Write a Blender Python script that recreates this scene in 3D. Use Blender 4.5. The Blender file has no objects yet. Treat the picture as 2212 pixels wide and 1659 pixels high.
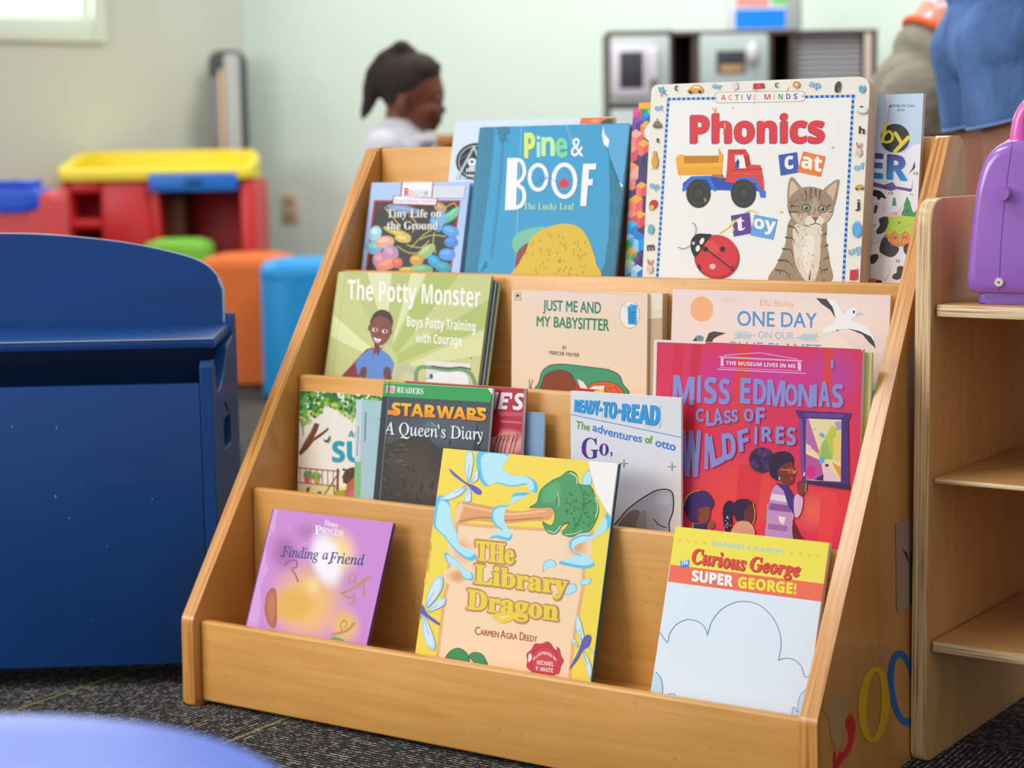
import bpy, bmesh, math, random
from mathutils import Vector, Matrix
from mathutils.geometry import tessellate_polygon

SC = bpy.context.scene
COL = SC.collection
PI = math.pi
V = Vector

# ---------------------------------------------------------------- camera, world, lights, exposure
F_PX, PITCH, YAW, ROLL = 3977.36, 0.1213, 0.5781, -0.0159
CAM = V((1.6552, -1.7329, 0.705))
FW = V((-math.sin(YAW)*math.cos(PITCH), math.cos(YAW)*math.cos(PITCH), -math.sin(PITCH)))
_r = V((math.cos(YAW), math.sin(YAW), 0)); _u = _r.cross(FW)
RT = _r*math.cos(ROLL) + _u*math.sin(ROLL)
UP = _u*math.cos(ROLL) - _r*math.sin(ROLL)
FH = V((FW.x, FW.y, 0)).normalized()          # horizontal viewing direction
RH = V((FH.y, -FH.x, 0))                      # horizontal right
cd = bpy.data.cameras.new('camera'); cam = bpy.data.objects.new('camera', cd); COL.objects.link(cam)
cd.sensor_width = 36; cd.lens = F_PX*36/2212; cd.clip_start = 0.05; cd.clip_end = 60
cam.matrix_world = Matrix(((RT.x, UP.x, -FW.x, CAM.x), (RT.y, UP.y, -FW.y, CAM.y), (RT.z, UP.z, -FW.z, CAM.z), (0, 0, 0, 1)))
cd.dof.use_dof = True; cd.dof.focus_distance = 2.17; cd.dof.aperture_fstop = 4.0
SC.camera = cam

w = bpy.data.worlds.new('world'); SC.world = w; w.use_nodes = True
w.node_tree.nodes['Background'].inputs[0].default_value = (0.95, 0.98, 1.0, 1)
w.node_tree.nodes['Background'].inputs[1].default_value = 0.62

def area(name, loc, target, sx, sy, watts, col=(1, 1, 1)):
    l = bpy.data.lights.new(name, 'AREA'); l.shape = 'RECTANGLE'; l.size = sx; l.size_y = sy; l.energy = watts; l.color = col
    o = bpy.data.objects.new(name, l); COL.objects.link(o); o.location = loc
    o.rotation_euler = (V(target)-V(loc)).to_track_quat('-Z', 'Y').to_euler()
    return o
area('window_daylight', (-2.1, -3.6, 1.9), (0.4, 0.2, 0.4), 2.6, 1.8, 100, (1.0, 0.99, 0.97))
area('ceiling_light', (-0.5, -1.1, 2.65), (-0.3, -0.9, 0), 1.6, 0.7, 34, (1, 0.98, 0.95))
area('ceiling_light', (-0.6, 2.6, 2.65), (-0.3, 3.4, 0.5), 2.4, 1.2, 68, (1, 0.99, 0.95))

SC.view_settings.view_transform = 'Standard'; SC.view_settings.look = 'None'
SC.view_settings.exposure = 0.0; SC.view_settings.gamma = 1.0; SC.view_settings.use_curve_mapping = False

# ---------------------------------------------------------------- helpers
def ray(px, py): return FW + RT*((px-1106)/F_PX) - UP*((py-829.5)/F_PX)
def at_plane(px, py, P, N):
    d = ray(px, py); return CAM + d*((V(P)-CAM).dot(N)/d.dot(N))
def at_dist(px, py, d):
    q = ray(px, py); return CAM + q*(d/q.dot(FH))
def lin(c):
    return c/12.92 if c <= 0.04045 else ((c+0.055)/1.055)**2.4
def hexc(h):
    if not isinstance(h, str): return tuple(h)
    h = h.lstrip('#')
    if len(h) == 3: h = ''.join(x*2 for x in h)
    return tuple(lin(int(h[i:i+2], 16)/255) for i in (0, 2, 4)) + (1.0,)

def nodes(m):
    m.use_nodes = True; nt = m.node_tree
    return nt, nt.nodes['Principled BSDF']
def mat(name, col, rough=0.5, spec=0.4, coat=0.0, bump=0.0, bscale=80, var=0.0, vscale=6.0, metal=0.0, stretch=(1, 1, 1)):
    m = bpy.data.materials.new(name); nt, b = nodes(m); c = hexc(col)
    b.inputs['Base Color'].default_value = c; b.inputs['Roughness'].default_value = rough
    b.inputs['Specular IOR Level'].default_value = spec; b.inputs['Metallic'].default_value = metal
    b.inputs['Coat Weight'].default_value = coat
    tc = nt.nodes.new('ShaderNodeTexCoord'); mp = nt.nodes.new('ShaderNodeMapping'); nt.links.new(tc.outputs['Object'], mp.inputs[0])
    mp.inputs['Scale'].default_value = stretch
    if var:
        n = nt.nodes.new('ShaderNodeTexNoise'); n.inputs['Scale'].default_value = vscale; n.inputs['Detail'].default_value = 5
        nt.links.new(mp.outputs[0], n.inputs['Vector'])
        r = nt.nodes.new('ShaderNodeValToRGB'); nt.links.new(n.outputs['Fac'], r.inputs[0])
        r.color_ramp.elements[0].position = 0.3; r.color_ramp.elements[1].position = 0.7
        r.color_ramp.elements[0].color = tuple(max(0, x*(1-var)) for x in c[:3])+(1,)
        r.color_ramp.elements[1].color = tuple(min(1, x*(1+var)) for x in c[:3])+(1,)
        nt.links.new(r.outputs[0], b.inputs['Base Color'])
    if bump:
        n = nt.nodes.new('ShaderNodeTexNoise'); n.inputs['Scale'].default_value = bscale; n.inputs['Detail'].default_value = 3
        nt.links.new(mp.outputs[0], n.inputs['Vector'])
        bp = nt.nodes.new('ShaderNodeBump'); bp.inputs['Strength'].default_value = bump; bp.inputs['Distance'].default_value = 0.002
        nt.links.new(n.outputs['Fac'], bp.inputs['Height']); nt.links.new(bp.outputs[0], b.inputs['Normal'])
    return m

def wood_mat(name, base, dark, grain=(2.0, 30, 30), rough=0.33, coat=0.25, spots=0.5):
    """lacquered plywood face: long fine grain, faint figure and small dents"""
    m = bpy.data.materials.new(name); nt, b = nodes(m); L = nt.links
    tc = nt.nodes.new('ShaderNodeTexCoord'); mp = nt.nodes.new('ShaderNodeMapping'); L.new(tc.outputs['Object'], mp.inputs[0])
    mp.inputs['Scale'].default_value = grain
    n = nt.nodes.new('ShaderNodeTexNoise'); n.inputs['Scale'].default_value = 3.0; n.inputs['Detail'].default_value = 7; n.inputs['Distortion'].default_value = 0.6
    L.new(mp.outputs[0], n.inputs['Vector'])
    r = nt.nodes.new('ShaderNodeValToRGB'); L.new(n.outputs['Fac'], r.inputs[0])
    r.color_ramp.elements[0].position = 0.25; r.color_ramp.elements[0].color = hexc(dark)
    r.color_ramp.elements[1].position = 0.72; r.color_ramp.elements[1].color = hexc(base)
    n2 = nt.nodes.new('ShaderNodeTexNoise'); n2.inputs['Scale'].default_value = 5; n2.inputs['Detail'].default_value = 2
    L.new(tc.outputs['Object'], n2.inputs['Vector'])
    mx = nt.nodes.new('ShaderNodeMix'); mx.data_type = 'RGBA'; mx.blend_type = 'MULTIPLY'
    r2 = nt.nodes.new('ShaderNodeValToRGB'); L.new(n2.outputs['Fac'], r2.inputs[0])
    r2.color_ramp.elements[0].position = 0.3; r2.color_ramp.elements[0].color = (0.86, 0.83, 0.78, 1)
    r2.color_ramp.elements[1].position = 0.7; r2.color_ramp.elements[1].color = (1, 1, 1, 1)
    mx.inputs[0].default_value = 0.8; L.new(r.outputs[0], mx.inputs[6]); L.new(r2.outputs[0], mx.inputs[7])
    # small dents and dark spots
    n3 = nt.nodes.new('ShaderNodeTexNoise'); n3.inputs['Scale'].default_value = 85; n3.inputs['Detail'].default_value = 1
    L.new(tc.outputs['Object'], n3.inputs['Vector'])
    r3 = nt.nodes.new('ShaderNodeValToRGB'); L.new(n3.outputs['Fac'], r3.inputs[0])
    e = r3.color_ramp.elements; e[0].position = 0.22; e[0].color = (0.45, 0.36, 0.28, 1); e[1].position = 0.29; e[1].color = (1, 1, 1, 1)
    mx2 = nt.nodes.new('ShaderNodeMix'); mx2.data_type = 'RGBA'; mx2.blend_type = 'MULTIPLY'; mx2.inputs[0].default_value = spots
    L.new(mx.outputs[2], mx2.inputs[6]); L.new(r3.outputs[0], mx2.inputs[7])
    L.new(mx2.outputs[2], b.inputs['Base Color'])
    b.inputs['Roughness'].default_value = rough; b.inputs['Coat Weight'].default_value = coat; b.inputs['Coat Roughness'].default_value = 0.15
    return m

def ply_mat(name, light, mid, dark, axis=0, scale=300, rough=0.4, coat=0.2):
    """plywood edge: veneers stacked along one object axis"""
    m = bpy.data.materials.new(name); nt, b = nodes(m); L = nt.links
    tc = nt.nodes.new('ShaderNodeTexCoord'); mp = nt.nodes.new('ShaderNodeMapping'); L.new(tc.outputs['Object'], mp.inputs[0])
    s = [7.0, 7.0, 7.0]; s[axis] = scale
    mp.inputs['Scale'].default_value = s
    n = nt.nodes.new('ShaderNodeTexNoise'); n.inputs['Scale'].default_value = 1.0; n.inputs['Detail'].default_value = 2.5; n.inputs['Roughness'].default_value = 0.6
    L.new(mp.outputs[0], n.inputs['Vector'])
    r = nt.nodes.new('ShaderNodeValToRGB'); L.new(n.outputs['Fac'], r.inputs[0])
    e = r.color_ramp.elements; e[0].position = 0.33; e[0].color = hexc(dark); e[1].position = 0.62; e[1].color = hexc(light)
    k = r.color_ramp.elements.new(0.45); k.color = hexc(mid)
    L.new(r.outputs[0], b.inputs['Base Color']); b.inputs['Roughness'].default_value = rough; b.inputs['Coat Weight'].default_value = coat
    b.inputs['Coat Roughness'].default_value = 0.15
    return m

def link(o, parent=None):
    COL.objects.link(o)
    if parent: o.parent = parent
    return o
def tag(o, label=None, cat=None, group=None, kind=None):
    if label: o['label'] = label
    if cat: o['category'] = cat
    if group: o['group'] = group
    if kind: o['kind'] = kind
    return o
def empty(name, loc=(0, 0, 0), rz=0, label=None, cat=None, group=None):
    o = bpy.data.objects.new(name, None); o.empty_display_size = 0.05
    o.location = loc; o.rotation_euler = (0, 0, rz); COL.objects.link(o)
    return tag(o, label, cat, group)
def mesh_obj(name, bm, mats, parent=None, smooth=True, angle=35):
    me = bpy.data.meshes.new(name); bm.normal_update(); bm.to_mesh(me); bm.free()
    for m in (mats if isinstance(mats, (list, tuple)) else [mats]): me.materials.append(m)
    if smooth:
        me.polygons.foreach_set('use_smooth', [True]*len(me.polygons))
        me.set_sharp_from_angle(angle=math.radians(angle))
    return link(bpy.data.objects.new(name, me), parent)

def bm_box(bm, lo, hi, bev=0.0, seg=2, M=None, mi=0):
    lo, hi = V(lo), V(hi); vs = []
    for z in (lo.z, hi.z):
        for x, y in ((lo.x, lo.y), (hi.x, lo.y), (hi.x, hi.y), (lo.x, hi.y)):
            vs.append(bm.verts.new((x, y, z)))
    fs = [bm.faces.new([vs[i] for i in q]) for q in ((3, 2, 1, 0), (4, 5, 6, 7), (0, 1, 5, 4), (1, 2, 6, 5), (2, 3, 7, 6), (3, 0, 4, 7))]
    for f in fs: f.material_index = mi
    geom = vs
    if bev > 0:
        es = list({e for f in fs for e in f.edges})
        r = bmesh.ops.bevel(bm, geom=es, offset=bev, segments=seg, affect='EDGES', profile=0.5)
        for f in r['faces']: f.material_index = mi
        geom = list({v for f in bm.faces for v in f.verts} ) if False else list(set(r['verts']) | {v for v in vs if v.is_valid})
    if M is not None: bmesh.ops.transform(bm, matrix=M, verts=[v for v in geom if v.is_valid])
    return geom
def box(name, lo, hi, m, parent=None, bev=0.0, seg=2, M=None):
    bm = bmesh.new(); bm_box(bm, lo, hi, bev, seg, M); return mesh_obj(name, bm, m, parent)

def prism(bm, pts, axis, a, b, bev=0.0, seg=2, mi_face=0, mi_rim=0):
    """closed 2D outline extruded along an axis from a to b; the rim can have its own material"""
    def P(p, t):
        return {0: (t, p[0], p[1]), 1: (p[0], t, p[1]), 2: (p[0], p[1], t)}[axis]
    n = len(pts)
    A = [bm.verts.new(P(p, a)) for p in pts]; B = [bm.verts.new(P(p, b)) for p in pts]
    fa = bm.faces.new(A); fb = bm.faces.new(list(reversed(B)))
    fa.material_index = fb.material_index = mi_face
    rim = []
    for i in range(n):
        f = bm.faces.new((A[(i+1) % n], A[i], B[i], B[(i+1) % n])); f.material_index = mi_rim; rim.append(f)
    if bev > 0:
        es = list(set(fa.edges) | set(fb.edges))
        r = bmesh.ops.bevel(bm, geom=es, offset=bev, segments=seg, affect='EDGES', profile=0.5)
        for f in r['faces']: f.material_index = mi_rim
    bmesh.ops.recalc_face_normals(bm, faces=bm.faces)

def round_poly(pts, rads, seg=6):
    """fillet the corners of a 2D polygon"""
    out = []; n = len(pts)
    for i, p in enumerate(pts):
        r = rads[i] if isinstance(rads, (list, tuple)) else rads
        p = V((p[0], p[1])); a = V(pts[i-1][:2])-p; b = V(pts[(i+1) % n][:2])-p
        if r <= 0: out.append(tuple(p)); continue
        la, lb = a.length, b.length; a.normalize(); b.normalize()
        ang = a.angle(b); d = min(r/math.tan(ang/2), la*0.49, lb*0.49)
        p0, p1 = p+a*d, p+b*d
        for k in range(seg+1):
            t = k/seg; q = p0*(1-t)**2 + p*2*t*(1-t) + p1*t*t
            out.append((q.x, q.y))
    return out

def smooth_pts(pts, closed=True, k=6):
    n = len(pts); out = []
    rng = range(n) if closed else range(n-1)
    for i in rng:
        g = lambda j: V(pts[j % n][:2]) if closed else V(pts[max(0, min(n-1, j))][:2])
        p0, p1, p2, p3 = g(i-1), g(i), g(i+1), g(i+2)
        for s in range(k):
            t = s/k
            q = 0.5*((2*p1)+(p2-p0)*t+(2*p0-5*p1+4*p2-p3)*t*t+(3*p1-p0-3*p2+p3)*t**3)
            out.append((q.x, q.y))
    if not closed: out.append(tuple(pts[-1][:2]))
    return out

def tube(bm, path, rads, seg=10, cap=True):
    path = [V(p) for p in path]; n = len(path)
    if not isinstance(rads, (list, tuple)): rads = [rads]*n
    rings = []; prev = None
    for i, p in enumerate(path):
        t = (path[min(i+1, n-1)]-path[max(i-1, 0)]).normalized()
        if prev is None: a = t.orthogonal().normalized()
        else: a = (prev - t*prev.dot(t)).normalized()
        prev = a; b = t.cross(a)
        rings.append([bm.verts.new(p+(a*math.cos(2*PI*k/seg)+b*math.sin(2*PI*k/seg))*rads[i]) for k in range(seg)])
    for r0, r1 in zip(rings, rings[1:]):
        for k in range(seg): bm.faces.new((r0[k], r0[(k+1) % seg], r1[(k+1) % seg], r1[k]))
    if cap:
        bm.faces.new(list(reversed(rings[0]))); bm.faces.new(rings[-1])
def ell(bm, c, r, M=None, u=20, v=14):
    T = Matrix.Translation(c) @ (M if M else Matrix()) @ Matrix.Diagonal((r[0], r[1], r[2], 1))
    bmesh.ops.create_uvsphere(bm, u_segments=u, v_segments=v, radius=1, matrix=T)
def lathe(bm, prof, seg=32, c=(0, 0, 0)):
    rings = []
    for r, z in prof:
        rings.append([bm.verts.new((c[0]+r*math.cos(2*PI*k/seg), c[1]+r*math.sin(2*PI*k/seg), c[2]+z)) for k in range(seg)] if r > 1e-5 else [bm.verts.new((c[0], c[1], c[2]+z))])
    for a, b in zip(rings, rings[1:]):
        for k in range(seg):
            k2 = (k+1) % seg
            if len(a) == 1 and len(b) == 1: continue
            if len(a) == 1: bm.faces.new((a[0], b[k2], b[k]))
            elif len(b) == 1: bm.faces.new((a[k], a[k2], b[0]))
            else: bm.faces.new((a[k], a[k2], b[k2], b[k]))
    bmesh.ops.recalc_face_normals(bm, faces=bm.faces)
def remesh(o, vox, sm=4):
    md = o.modifiers.new('remesh', 'REMESH'); md.mode = 'VOXEL'; md.voxel_size = vox; md.use_smooth_shade = True
    if sm:
        s = o.modifiers.new('smooth', 'SMOOTH'); s.iterations = sm; s.factor = 0.5
    return o
def solid(name, build, m, parent, vox, sm=4):
    """one continuous body: overlapping masses fused into a single surface"""
    bm = bmesh.new(); build(bm); o = mesh_obj(name, bm, m, parent, smooth=True, angle=180); return remesh(o, vox, sm)

# ---------------------------------------------------------------- materials
M_WOOD = wood_mat('honey_lacquered_wood', '#ecb163', '#dd9f50', grain=(2.2, 34, 34), spots=0.3)
M_WOODV = wood_mat('honey_lacquered_wood_upright', '#d89a50', '#c58540', grain=(34, 10, 1.6), rough=0.3, coat=0.35, spots=0.3)
M_PLY = ply_mat('honey_plywood_edge', '#e0a45c', '#cf8b42', '#a7652a', axis=0, scale=330, rough=0.3, coat=0.5)
M_BIRCH = wood_mat('birch_plywood_face', '#dba86c', '#cc975a', grain=(3, 20, 3), rough=0.42, coat=0.1, spots=0.35)
M_BIRCHE = ply_mat('birch_plywood_edge', '#ecd2a4', '#d8b07a', '#93603c', axis=0, scale=420)
M_BIRCHS = ply_mat('birch_shelf_edge', '#f0dcb4', '#dcb988', '#8f6440', axis=2, scale=420)

def carpet_mat():
    m = bpy.data.materials.new('striped_loop_carpet'); nt, b = nodes(m); L = nt.links
    tc = nt.nodes.new('ShaderNodeTexCoord')
    def stripes(axis):
        n = nt.nodes.new('ShaderNodeTexWave'); n.wave_type = 'BANDS'; n.bands_direction = axis; n.inputs['Scale'].default_value = 44; n.inputs['Distortion'].default_value = 4.0
        n.inputs['Detail'].default_value = 3; n.inputs['Detail Scale'].default_value = 3.0; n.inputs['Detail Roughness'].default_value = 0.75
        L.new(tc.outputs['Object'], n.inputs['Vector']); return n
    a1 = stripes('X'); a2 = stripes('Y')
    ck = nt.nodes.new('ShaderNodeTexChecker'); ck.inputs['Scale'].default_value = 1.0
    mp = nt.nodes.new('ShaderNodeMapping'); mp.inputs['Scale'].default_value = (2, 2, 1); mp.inputs['Location'].default_value = (0.66, 0.3, 0.5); L.new(tc.outputs['Object'], mp.inputs[0]); L.new(mp.outputs[0], ck.inputs[0])
    mx = nt.nodes.new('ShaderNodeMix'); mx.data_type = 'FLOAT'; L.new(ck.outputs['Fac'], mx.inputs[0]); L.new(a1.outputs['Fac'], mx.inputs[2]); L.new(a2.outputs['Fac'], mx.inputs[3])
    loops = nt.nodes.new('ShaderNodeTexNoise'); loops.inputs['Scale'].default_value = 210; loops.inputs['Detail'].default_value = 3; L.new(tc.outputs['Object'], loops.inputs['Vector'])
    ad = nt.nodes.new('ShaderNodeMath'); ad.operation = 'MULTIPLY_ADD'; ad.inputs[1].default_value = 0.42; L.new(mx.outputs[0], ad.inputs[0]); L.new(loops.outputs['Fac'], ad.inputs[2])
    mpn = nt.nodes.new('ShaderNodeMapping'); mpn.inputs['Scale'].default_value = (70, 70, 1); L.new(tc.outputs['Object'], mpn.inputs[0]); pat = nt.nodes.new('ShaderNodeTexNoise'); pat.inputs['Scale'].default_value = 1; pat.inputs['Detail'].default_value = 3; L.new(mpn.outputs[0], pat.inputs['Vector'])
    ad2 = nt.nodes.new('ShaderNodeMath'); ad2.operation = 'MULTIPLY_ADD'; ad2.inputs[1].default_value = 0.8; ad2.inputs[2].default_value = -0.4; L.new(pat.outputs['Fac'], ad2.inputs[0])
    ad3 = nt.nodes.new('ShaderNodeMath'); L.new(ad.outputs[0], ad3.inputs[0]); L.new(ad2.outputs[0], ad3.inputs[1])
    r = nt.nodes.new('ShaderNodeValToRGB'); L.new(ad3.outputs[0], r.inputs[0])
    e = r.color_ramp.elements; e[0].position = 0.62; e[0].color = hexc('#262627'); e[1].position = 1.0; e[1].color = hexc('#9c988c')
    k = r.color_ramp.elements.new(0.86); k.color = hexc('#4a4a49')
    # a thin olive accent yarn every quarter metre
    def accent(comp, ph):
        sx = nt.nodes.new('ShaderNodeSeparateXYZ'); L.new(tc.outputs['Object'], sx.inputs[0])
        a = nt.nodes.new('ShaderNodeMath'); a.operation = 'MULTIPLY_ADD'; a.inputs[1].default_value = 3.0; a.inputs[2].default_value = ph; L.new(sx.outputs[comp], a.inputs[0])
        f = nt.nodes.new('ShaderNodeMath'); f.operation = 'FRACT'; L.new(a.outputs[0], f.inputs[0])
        g = nt.nodes.new('ShaderNodeMath'); g.operation = 'LESS_THAN'; g.inputs[1].default_value = 0.012; L.new(f.outputs[0], g.inputs[0]); return g
    g = accent(0, 0.535)
    inv = nt.nodes.new('ShaderNodeMath'); inv.operation = 'MULTIPLY_ADD'; inv.inputs[1].default_value = -1; inv.inputs[2].default_value = 1; L.new(ck.outputs['Fac'], inv.inputs[0])
    gg = nt.nodes.new('ShaderNodeMath'); gg.operation = 'MULTIPLY'; L.new(g.outputs[0], gg.inputs[0]); L.new(inv.outputs[0], gg.inputs[1])
    gs = nt.nodes.new('ShaderNodeMath'); gs.operation = 'MULTIPLY'; gs.inputs[1].default_value = 0.75; L.new(gg.outputs[0], gs.inputs[0])
    mc = nt.nodes.new('ShaderNodeMix'); mc.data_type = 'RGBA'; L.new(gs.outputs[0], mc.inputs[0]); L.new(r.outputs[0], mc.inputs[6]); mc.inputs[7].default_value = hexc('#97923a')
    L.new(mc.outputs[2], b.inputs['Base Color']); b.inputs['Roughness'].default_value = 0.95; b.inputs['Specular IOR Level'].default_value = 0.15
    bp = nt.nodes.new('ShaderNodeBump'); bp.inputs['Strength'].default_value = 0.8; bp.inputs['Distance'].default_value = 0.003; L.new(ad.outputs[0], bp.inputs['Height']); L.new(bp.outputs[0], b.inputs['Normal'])
    return m

# ---------------------------------------------------------------- the room
bm = bmesh.new(); bm_box(bm, (-7, -4, -0.08), (7, 8, 0)); fl = mesh_obj('floor', bm, carpet_mat(), smooth=False); tag(fl, kind='structure')
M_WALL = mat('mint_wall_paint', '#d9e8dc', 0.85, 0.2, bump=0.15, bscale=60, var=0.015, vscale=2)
M_WALLS = mat('shaded_wall_paint', '#d0d4c6', 0.85, 0.2, bump=0.15, bscale=60, var=0.015, vscale=2)  # left wall: its shade is put into a greyer, darker paint colour
M_TRIM = mat('pale_mint_trim_paint', '#e6efe0', 0.45, 0.4)
P0 = at_dist(535, 300, 7.2); P0.z = 0
LA = FH*math.cos(math.radians(55)) + RH*math.sin(math.radians(55))     # left wall runs along -LA
LB = RH*math.cos(math.radians(20)) - FH*math.sin(math.radians(20))     # back wall runs along LB
LN = V((-LA.y, LA.x, 0)); LN = LN if LN.dot(FH) > 0 else -LN           # away from the room
def wall_frame(name, P, X, N):
    o = bpy.data.objects.new(name, None)
    return Matrix(((X.x, N.x, 0, P.x), (X.y, N.y, 0, P.y), (0, 0, 1, 0), (0, 0, 0, 1)))
WL = wall_frame('l', P0, -LA, LN)
def on_left(px, py):
    q = WL.inverted() @ at_plane(px, py, P0, LN); return q.x, q.z
wx0, wz0 = on_left(195, 42); wx1, wz1 = wx0+1.25, wz0+1.0
def wall_piece(bm, x0, z0, x1, z1): bm_box(bm, (x0, 0, z0), (x1, 0.12, z1))
bm = bmesh.new()
wall_piece(bm, -0.0, 0, wx0, 2.7); wall_piece(bm, wx0, 0, wx1, wz0); wall_piece(bm, wx0, wz1, wx1, 2.7); wall_piece(bm, wx1, 0, 4.6, 2.7)
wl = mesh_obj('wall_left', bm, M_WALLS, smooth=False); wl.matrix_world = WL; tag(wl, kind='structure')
LBN = V((-LB.y, LB.x, 0)); LBN = LBN if LBN.dot(FH) > 0 else -LBN
WB = wall_frame('b', P0, LB, LBN)
bm = bmesh.new(); bm_box(bm, (0, 0, 0), (6.0, 0.12, 2.7))
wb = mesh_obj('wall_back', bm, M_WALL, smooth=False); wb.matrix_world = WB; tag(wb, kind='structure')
# window with casing, sash and bright pane
win = bpy.data.objects.new('window_1', None); COL.objects.link(win); win.matrix_world = WL; tag(win, kind='structure')
bm = bmesh.new(); cw = on_left(226, 60)[0]; cw = wx0-cw; cb = wz0-on_left(195, 93)[1]
for lo, hi in (((wx0-cw, -0.025, wz0-cb), (wx0, 0.0, wz1+cb)), ((wx1, -0.025, wz0-cb), (wx1+cw, 0.0, wz1+cb)), ((wx0, -0.025, wz0-cb), (wx1, 0.0, wz0)), ((wx0, -0.025, wz1), (wx1, 0.0, wz1+cb))):
    bm_box(bm, lo, hi, 0.006)
mesh_obj('window_casing', bm, M_TRIM, win)
bm = bmesh.new(); s_ = 0.03
for lo, hi in (((wx0, 0.02, wz0), (wx0+s_, 0.07, wz1)), ((wx1-s_, 0.02, wz0), (wx1, 0.07, wz1)), ((wx0+s_, 0.02, wz0), (wx1-s_, 0.07, wz0+s_)), ((wx0+s_, 0.02, wz1-s_), (wx1-s_, 0.07, wz1))):
    bm_box(bm, lo, hi, 0.004)
mesh_obj('window_sash', bm, M_TRIM, win)
mp_ = bpy.data.materials.new('daylit_window_pane'); nt, b = nodes(mp_); b.inputs['Emission Color'].default_value = (0.97, 0.98, 1, 1); b.inputs['Emission Strength'].default_value = 7.0; b.inputs['Roughness'].default_value = 0.1
box('window_pane', (wx0+s_, 0.04, wz0+s_), (wx1-s_, 0.05, wz1-s_), mp_, win)
# skirting
bm = bmesh.new(); bm_box(bm, (0.012, -0.012, 0), (4.6, 0.0, 0.1), 0.003); t_ = mesh_obj('baseboard_left', bm, mat('grey_skirting', '#8f948c', 0.6)); t_.matrix_world = WL; tag(t_, kind='structure')
bm = bmesh.new(); bm_box(bm, (0.012, -0.012, 0), (6.0, 0.0, 0.1), 0.003); t_ = mesh_obj('baseboard_back', bm, bpy.data.materials['grey_skirting']); t_.matrix_world = WB; tag(t_, kind='structure')
# wall outlet
q = WB.inverted() @ at_plane(628, 450, P0, LBN)
r_ = empty('wall_outlet', label='small tan electrical outlet plate on the mint back wall', cat='outlet'); r_.matrix_world = WB @ Matrix.Translation((q.x, 0, q.z))
M_TAN = mat('tan_plastic', '#d8c4ae', 0.5)
box('cover_plate', (-0.036, -0.007, -0.058), (0.036, 0, 0.058), M_TAN, r_, 0.003)
for s in (-1, 1):
    box('socket', (-0.017, -0.009, s*0.026-0.016), (0.017, -0.006, s*0.026+0.016), mat('dark_tan_socket', '#b39a82', 0.5), r_, 0.002)

# ---------------------------------------------------------------- far furniture
def facing(px, py, d, z=0.0, extra=0.0):
    """a ground frame at a photographed spot, x to the camera's right and y away from it"""
    p = at_dist(px, py, d); a = YAW+extra
    return Matrix.Translation((p.x, p.y, z)) @ Matrix.Rotation(a, 4, 'Z')
def place(o, M): o.matrix_world = M; return o

# art desk of yellow and red plastic with a blue drawer
M_YEL = mat('yellow_plastic', '#f3dc38', 0.4, 0.5); M_RED = mat('red_plastic', '#d8282c', 0.38, 0.5); M_BLU = mat('blue_plastic', '#0f6fd0', 0.4, 0.5)
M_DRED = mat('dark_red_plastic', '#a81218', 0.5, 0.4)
k = 6.4/F_PX
D = facing(335, 400, 6.4)
desk = place(empty('art_desk', label='red plastic art desk with a yellow top and blue drawer in the corner', cat='desk'), D)
X = lambda px: (px-335)*k
Z = lambda py: 0.705-(py-357)*k
bm = bmesh.new()
out = [(X(124), 0), (X(545), 0), (X(548), 0.16), (X(520), 0.34), (X(420), 0.42), (X(140), 0.42), (X(126), 0.30)]
prism(bm, round_poly(out, 0.03), 2, Z(388), Z(372), 0.008)
mesh_obj('desktop', bm, M_YEL, desk)
bm = bmesh.new()                                  # raised rim: low at the front, high at the back
rim = round_poly(out, 0.03, 4); inn = [((x-0.02)*0.9+0.02, (y-0.2)*0.84+0.2) for x, y in rim]
hz_ = lambda y: Z(372)+0.004+(Z(322)-Z(368))*max(0, min(1, y/0.36))**0.7
n = len(rim); A = [bm.verts.new((x, y, Z(374))) for x, y in rim]; B = [bm.verts.new((x, y, hz_(y))) for x, y in rim]; C_ = [bm.verts.new((x, y, hz_(y)-0.002)) for x, y in inn]; D_ = [bm.verts.new((x, y, Z(374))) for x, y in inn]
for i in range(n):
    j = (i+1) % n
    for a, b2 in ((A, B), (B, C_), (C_, D_), (D_, A)): bm.faces.new((a[i], a[j], b2[j], b2[i]))
bmesh.ops.recalc_face_normals(bm, faces=bm.faces)
mesh_obj('rim', bm, M_YEL, desk)
bm = bmesh.new(); zt = Z(388)
bm_box(bm, (X(320), 0.03, 0), (X(340), 0.38, zt), 0.008); bm_box(bm, (X(512), 0.02, 0), (X(548), 0.38, zt), 0.02); bm_box(bm, (X(340), 0.34, 0), (X(512), 0.38, zt), 0.006)
mesh_obj('kneehole_frame', bm, M_RED, desk)
bm = bmesh.new()                                  # left pedestal with open cubbies
bm_box(bm, (X(126), 0.02, 0), (X(150), 0.38, zt), 0.02); bm_box(bm, (X(212), 0.02, 0), (X(322), 0.38, zt), 0.02); bm_box(bm, (X(148), 0.02, Z(415)), (X(214), 0.38, zt), 0.012)
bm_box(bm, (X(148), 0.02, Z(492)), (X(214), 0.38, Z(470)), 0.012); bm_box(bm, (X(148), 0.02, 0), (X(214), 0.38, Z(520)), 0.012)
mesh_obj('pedestal', bm, M_RED, desk)
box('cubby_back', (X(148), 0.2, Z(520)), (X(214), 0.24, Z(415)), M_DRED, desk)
dr = box('drawer', (X(322), -0.012, Z(414)), (X(512), 0.3, Z(375)), M_BLU, desk, 0.008)
bm = bmesh.new(); ell(bm, (X(420), -0.014, Z(392)), (0.035, 0.01, 0.012)); mesh_obj('drawer_pull', bm, mat('deep_blue_plastic', '#0a4f96', 0.4), dr)
M_CRATE = mat('brown_crate', '#6a4430', 0.7, 0.2)
cr = place(empty('storage_crate', label='brown box stored in the kneehole under the art desk', cat='box'), D)
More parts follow.
